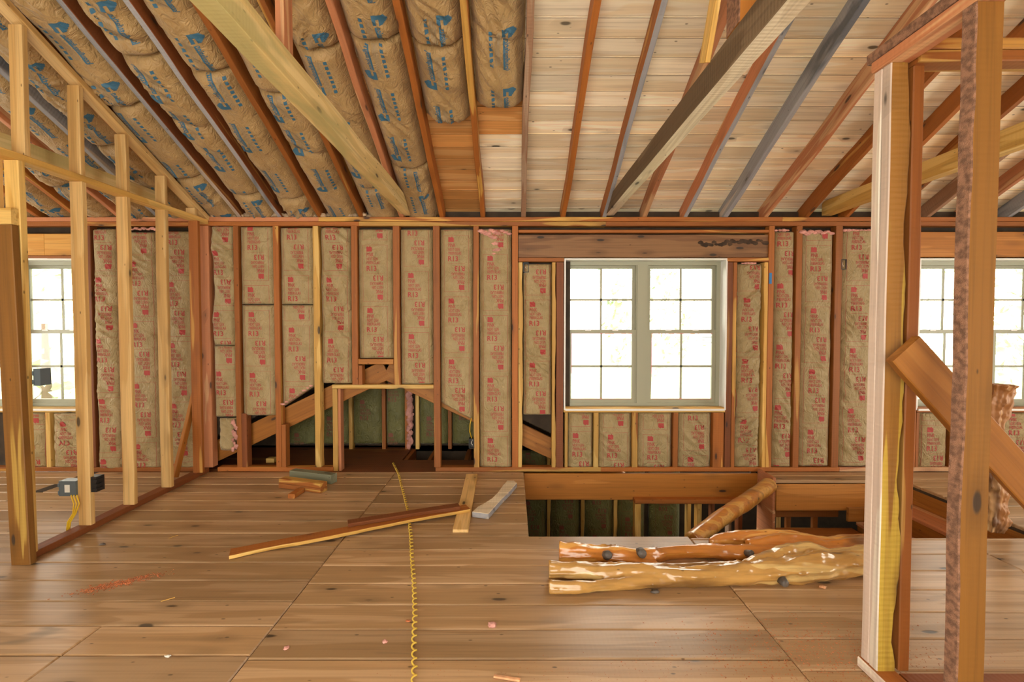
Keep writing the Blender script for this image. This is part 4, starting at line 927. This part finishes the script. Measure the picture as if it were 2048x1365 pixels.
# ================================================================== LOOSE LUMBER
def onfloor(name, p0, p1, w, t, mat, lb, cat, z0=0.0, z1=0.0, **kw):
    a = atZ(*p0); b = atZ(*p1); a.z = z0 + t / 2 + .001; b.z = z1 + t / 2 + .001
    X = (b - a).normalized(); return board(name, a, b, w, t, Vector((-X.y, X.x, 0)), mat, lb, cat, **kw)
onfloor('loose_board', (921, 1066), (944, 953), .112, .022, 'pine', 'flat pale board lying under the end of the long red board', 'loose board', bevel=.002)
onfloor('loose_board', (460, 1113), (936, 1026), .115, .024, 'cedar', 'long red board with a yellow live edge lying on the floor', 'loose board', 0.0, .024, edge='sap', wane=.02, wside=-1, seed=4.4)
onfloor('loose_board', (696, 1063), (918, 1029), .088, .028, 'cedar_dark', 'shorter dark red board lying on top of the long red board', 'loose board', .0385, .0475, wane=.015, wside=-1)
B_ = 'offcut block'
onfloor('offcut_block', (586, 957), (668, 967), .085, .085, 'greygreen', 'grey-green weathered block at the back of the offcut pile', B_)
onfloor('offcut_block', (565, 974), (648, 985), .09, .042, 'cedar_streak', 'lower yellow-brown block of the offcut pile on the left floor', B_)
onfloor('offcut_block', (565, 974), (648, 985), .085, .042, 'cedar_streak', 'upper yellow-brown block stacked flush on the other', B_, .044, .044)
onfloor('offcut_block', (583, 998), (602, 985.5), .065, .038, 'cedar', 'short dark red block in front of the yellow blocks', B_)
top = [(944, 1024), (977, 1028), (1001, 1001), (1022, 980), (1034, 966), (1028, 962), (1014, 962), (1006, 971), (996, 985), (984, 997), (970, 1006), (955, 1014)]
mb = MB(); pts = [atZ(x, y, .046) for x, y in top]; O = pts[0].copy(); mb.prism([p - O for p in pts], (0, 0, -.045))
mb.mi = [0, 0] + [1] * (len(mb.f) - 2); o = mb.build('curved_offcut', [M['oldbeam'], M['grey']]); o.location = O; tag(o, 'curved grey and yellow live-edge offcut beside the flat pale board', 'offcut'); 
bv = o.modifiers.new('b', 'BEVEL'); bv.width = .003
# yellow twisted cord
path = [atZ(x, y) for x, y in ((786, 928), (797, 950), (806, 985), (815, 1020), (819, 1050), (822, 1075), (824, 1120), (828, 1170), (830, 1230), (828, 1290), (829, 1340), (827, 1385))]
dense = []
for i in range(len(path) - 1):
    for s in range(40): dense.append(path[i].lerp(path[i + 1], s / 40))
acc = 0; pts = []; prev = dense[0]; out = []
for p in dense:
    acc += (p - prev).length; prev = p; out.append((acc, p))
tot = acc; cur = []; j = 0; s = 0.0
while s < tot:
    while j < len(out) - 2 and out[j + 1][0] < s: j += 1
    f = (s - out[j][0]) / max(1e-6, out[j + 1][0] - out[j][0]); c = out[j][1].lerp(out[j + 1][1], f)
    near = min(1, max(0, (3.2 - c.y) / 1.0)); amp = .0105 if c.y < 3.4 else .008
    ph = s / .052 * 2 * math.pi
    cur.append(c + Vector((math.cos(ph) * amp, 0, .0045 + amp * .6 + math.sin(ph) * amp * .6))); s += .0045
mb = MB(); O = cur[0].copy(); mb.tube([p - O for p in cur], .0042, 7); o = mb.build('coiled_cord', M['cord'], None, True); o.location = O
tag(o, 'thin yellow twisted cord running straight across the floor to the doorway', 'cord')
# debris
def chips(name, cx, cy, sx, sy, n, size, mat, lb, cat, seed, ang=0.0):
    r = random.Random(seed); mb = MB(); O = atZ(cx, cy)
    for i in range(n):
        g1, g2 = r.gauss(0, 1) * sx, r.gauss(0, 1) * sy
        x, y = g1 * math.cos(ang) - g2 * math.sin(ang), g1 * math.sin(ang) + g2 * math.cos(ang)
        s_ = size * r.uniform(.4, 1.4); a = r.uniform(0, 6.3); h = s_ * r.uniform(.2, .6)
        ca, sa = math.cos(a), math.sin(a)
        q = [(-1, -.4), (1, -.5), (.8, .5), (-.7, .4)]
        mb.add([(x + (u * ca - v * sa) * s_, y + (u * sa + v * ca) * s_, .0012) for u, v in q] + [(x, y, .0012 + h)], [(0, 1, 4), (1, 2, 4), (2, 3, 4), (3, 0, 4), (3, 2, 1, 0)])
    o = mb.build(name, M[mat]); o.location = O; tag(o, lb, cat, None, 'stuff')
chips('sawdust', 238, 1168, .10, .022, 700, .005, 'sawdust', 'streak of red sawdust and shavings on the left floor', 'sawdust', 1, .55)
chips('sawdust', 1640, 1300, .30, .13, 1600, .0032, 'sawdust', 'scatter of red sawdust on the floor beside the foreground post', 'sawdust', 2)
chips('sawdust', 1250, 1345, .5, .05, 250, .002, 'sawdust', 'thin dusting of red sawdust along the bottom of the floor', 'sawdust', 3)
def chunk(px, py, r, mat, lb, cat, name='wood_chip', sq=(1.3, .8, .4), seed=0):
    p = atZ(px, py); p.z = r * sq[2] * .8; o = fluff(name, [p], r, mat, None, None, seed, sq); tag(o, lb, cat)
chunk(1310, 1186, .022, 'knotgrey', 'curled grey bark chip in front of the pale log', 'bark chip', 'bark_chip', seed=2)
chunk(985, 1254, .018, 'pink', 'pink insulation tuft on the floor right of the cord', 'insulation tuft', 'insulation_tuft', (1, .8, .6), 3)
chunk(1645, 1176, .014, 'chip', 'small tan chip in front of the thick end of the pale log', 'wood chip', seed=4)
chunk(770, 1286, .010, 'pink', 'tiny pink tuft on the floor left of the cord', 'insulation tuft', 'insulation_tuft', (1, .8, .5), 5)
chunk(816, 1244, .012, 'sawdust', 'small reddish chip touching the cord', 'wood chip', seed=6)
chunk(335, 1314, .010, 'whitepaper', 'tiny white chip on the left foreground floor', 'wood chip', seed=7, sq=(1.2, .6, .3))
chunk(573, 1298, .011, 'pink', 'pale tuft on the floor between the plank seams at left', 'insulation tuft', 'insulation_tuft', (1, .8, .4), 8)
chunk(205, 1085 + 5, .012, 'knotgrey', 'dark crumb on the floor by the left partition plate', 'wood chip', seed=9)
a = atZ(988, 1356); b = atZ(1040, 1364)
board('wood_splinter', (a.x, a.y, .006), (b.x, b.y, .006), .02, .009, (0, 1, 0), 'chip', 'pale splinter of wood at the bottom edge of the floor', 'wood splinter')
for (x0, y0, x1, y1, lb) in ((322, 1205, 350, 1197, 'yellow straw-like sliver on the left floor'), (338, 1078, 356, 1072, 'short yellow sliver beyond the sawdust streak')):
    a = atZ(x0, y0); b = atZ(x1, y1); board('wood_splinter', (a.x, a.y, .004), (b.x, b.y, .004), .005, .004, (0, 1, 0), 'sap', lb, 'wood splinter', bevel=.001)
block = onfloor('offcut_block', (536, 925), (552, 925), .08, .05, 'sap', 'small pale block in the dark space behind the wall', B_)

# ================================================================== OUTDOORS
mb = MB(); mb.box(-60, 60, 5.9, 120, -3.3, -3.2); g = mb.build('ground', M['grass']); tag(g, kind='structure')
def tree(x, y, h, r, lb, sd):
    e = empty('tree', (x, y, -3.2), lb, 'tree', 'trees outside the windows'); rn = random.Random(sd)
    mb = MB(); mb.tube([(0, 0, 0), (.1, 0, h * .3), (0, .1, h * .6)], [.18, .14, .08], 10, 0, .2, 1, 2); mb.build('trunk', M['trunk'], e, True)
    mb = MB()
    for i in range(420):
        th = rn.uniform(0, 6.283); ph = rn.uniform(-1, 1); rr = r * rn.uniform(.55, 1) ** .5 * (1 + .3 * noise.noise(Vector((th, ph * 2, sd))))
        c = Vector((rr * math.cos(th) * math.sqrt(1 - ph * ph), rr * math.sin(th) * math.sqrt(1 - ph * ph), h * .62 + ph * rr * 1.2)); s = rn.uniform(.12, .3)
        d1 = Vector((rn.gauss(0, 1), rn.gauss(0, 1), rn.gauss(0, 1))).normalized() * s; d2 = d1.orthogonal().normalized() * s * .7
        mb.add([c - d1, c + d2, c + d1, c - d2, c + d1.cross(d2).normalized() * s * .25], [(0, 1, 4), (1, 2, 4), (2, 3, 4), (3, 0, 4)])
    mb.build('foliage', M['leaf'], e)
for i, (x, y, h, r, lb) in enumerate([(-17, 17, 8, 2.6, 'leafy tree outside the left window'), (7.5, 26, 8, 2.6, 'leafy tree outside seen at the right of the centre window'), (17, 17, 10, 3.2, 'big leafy tree outside the right window, its left side'), (23, 20, 10, 3.4, 'big leafy tree outside the right window, its right side')]):
    tree(x, y, h, r, lb, i)
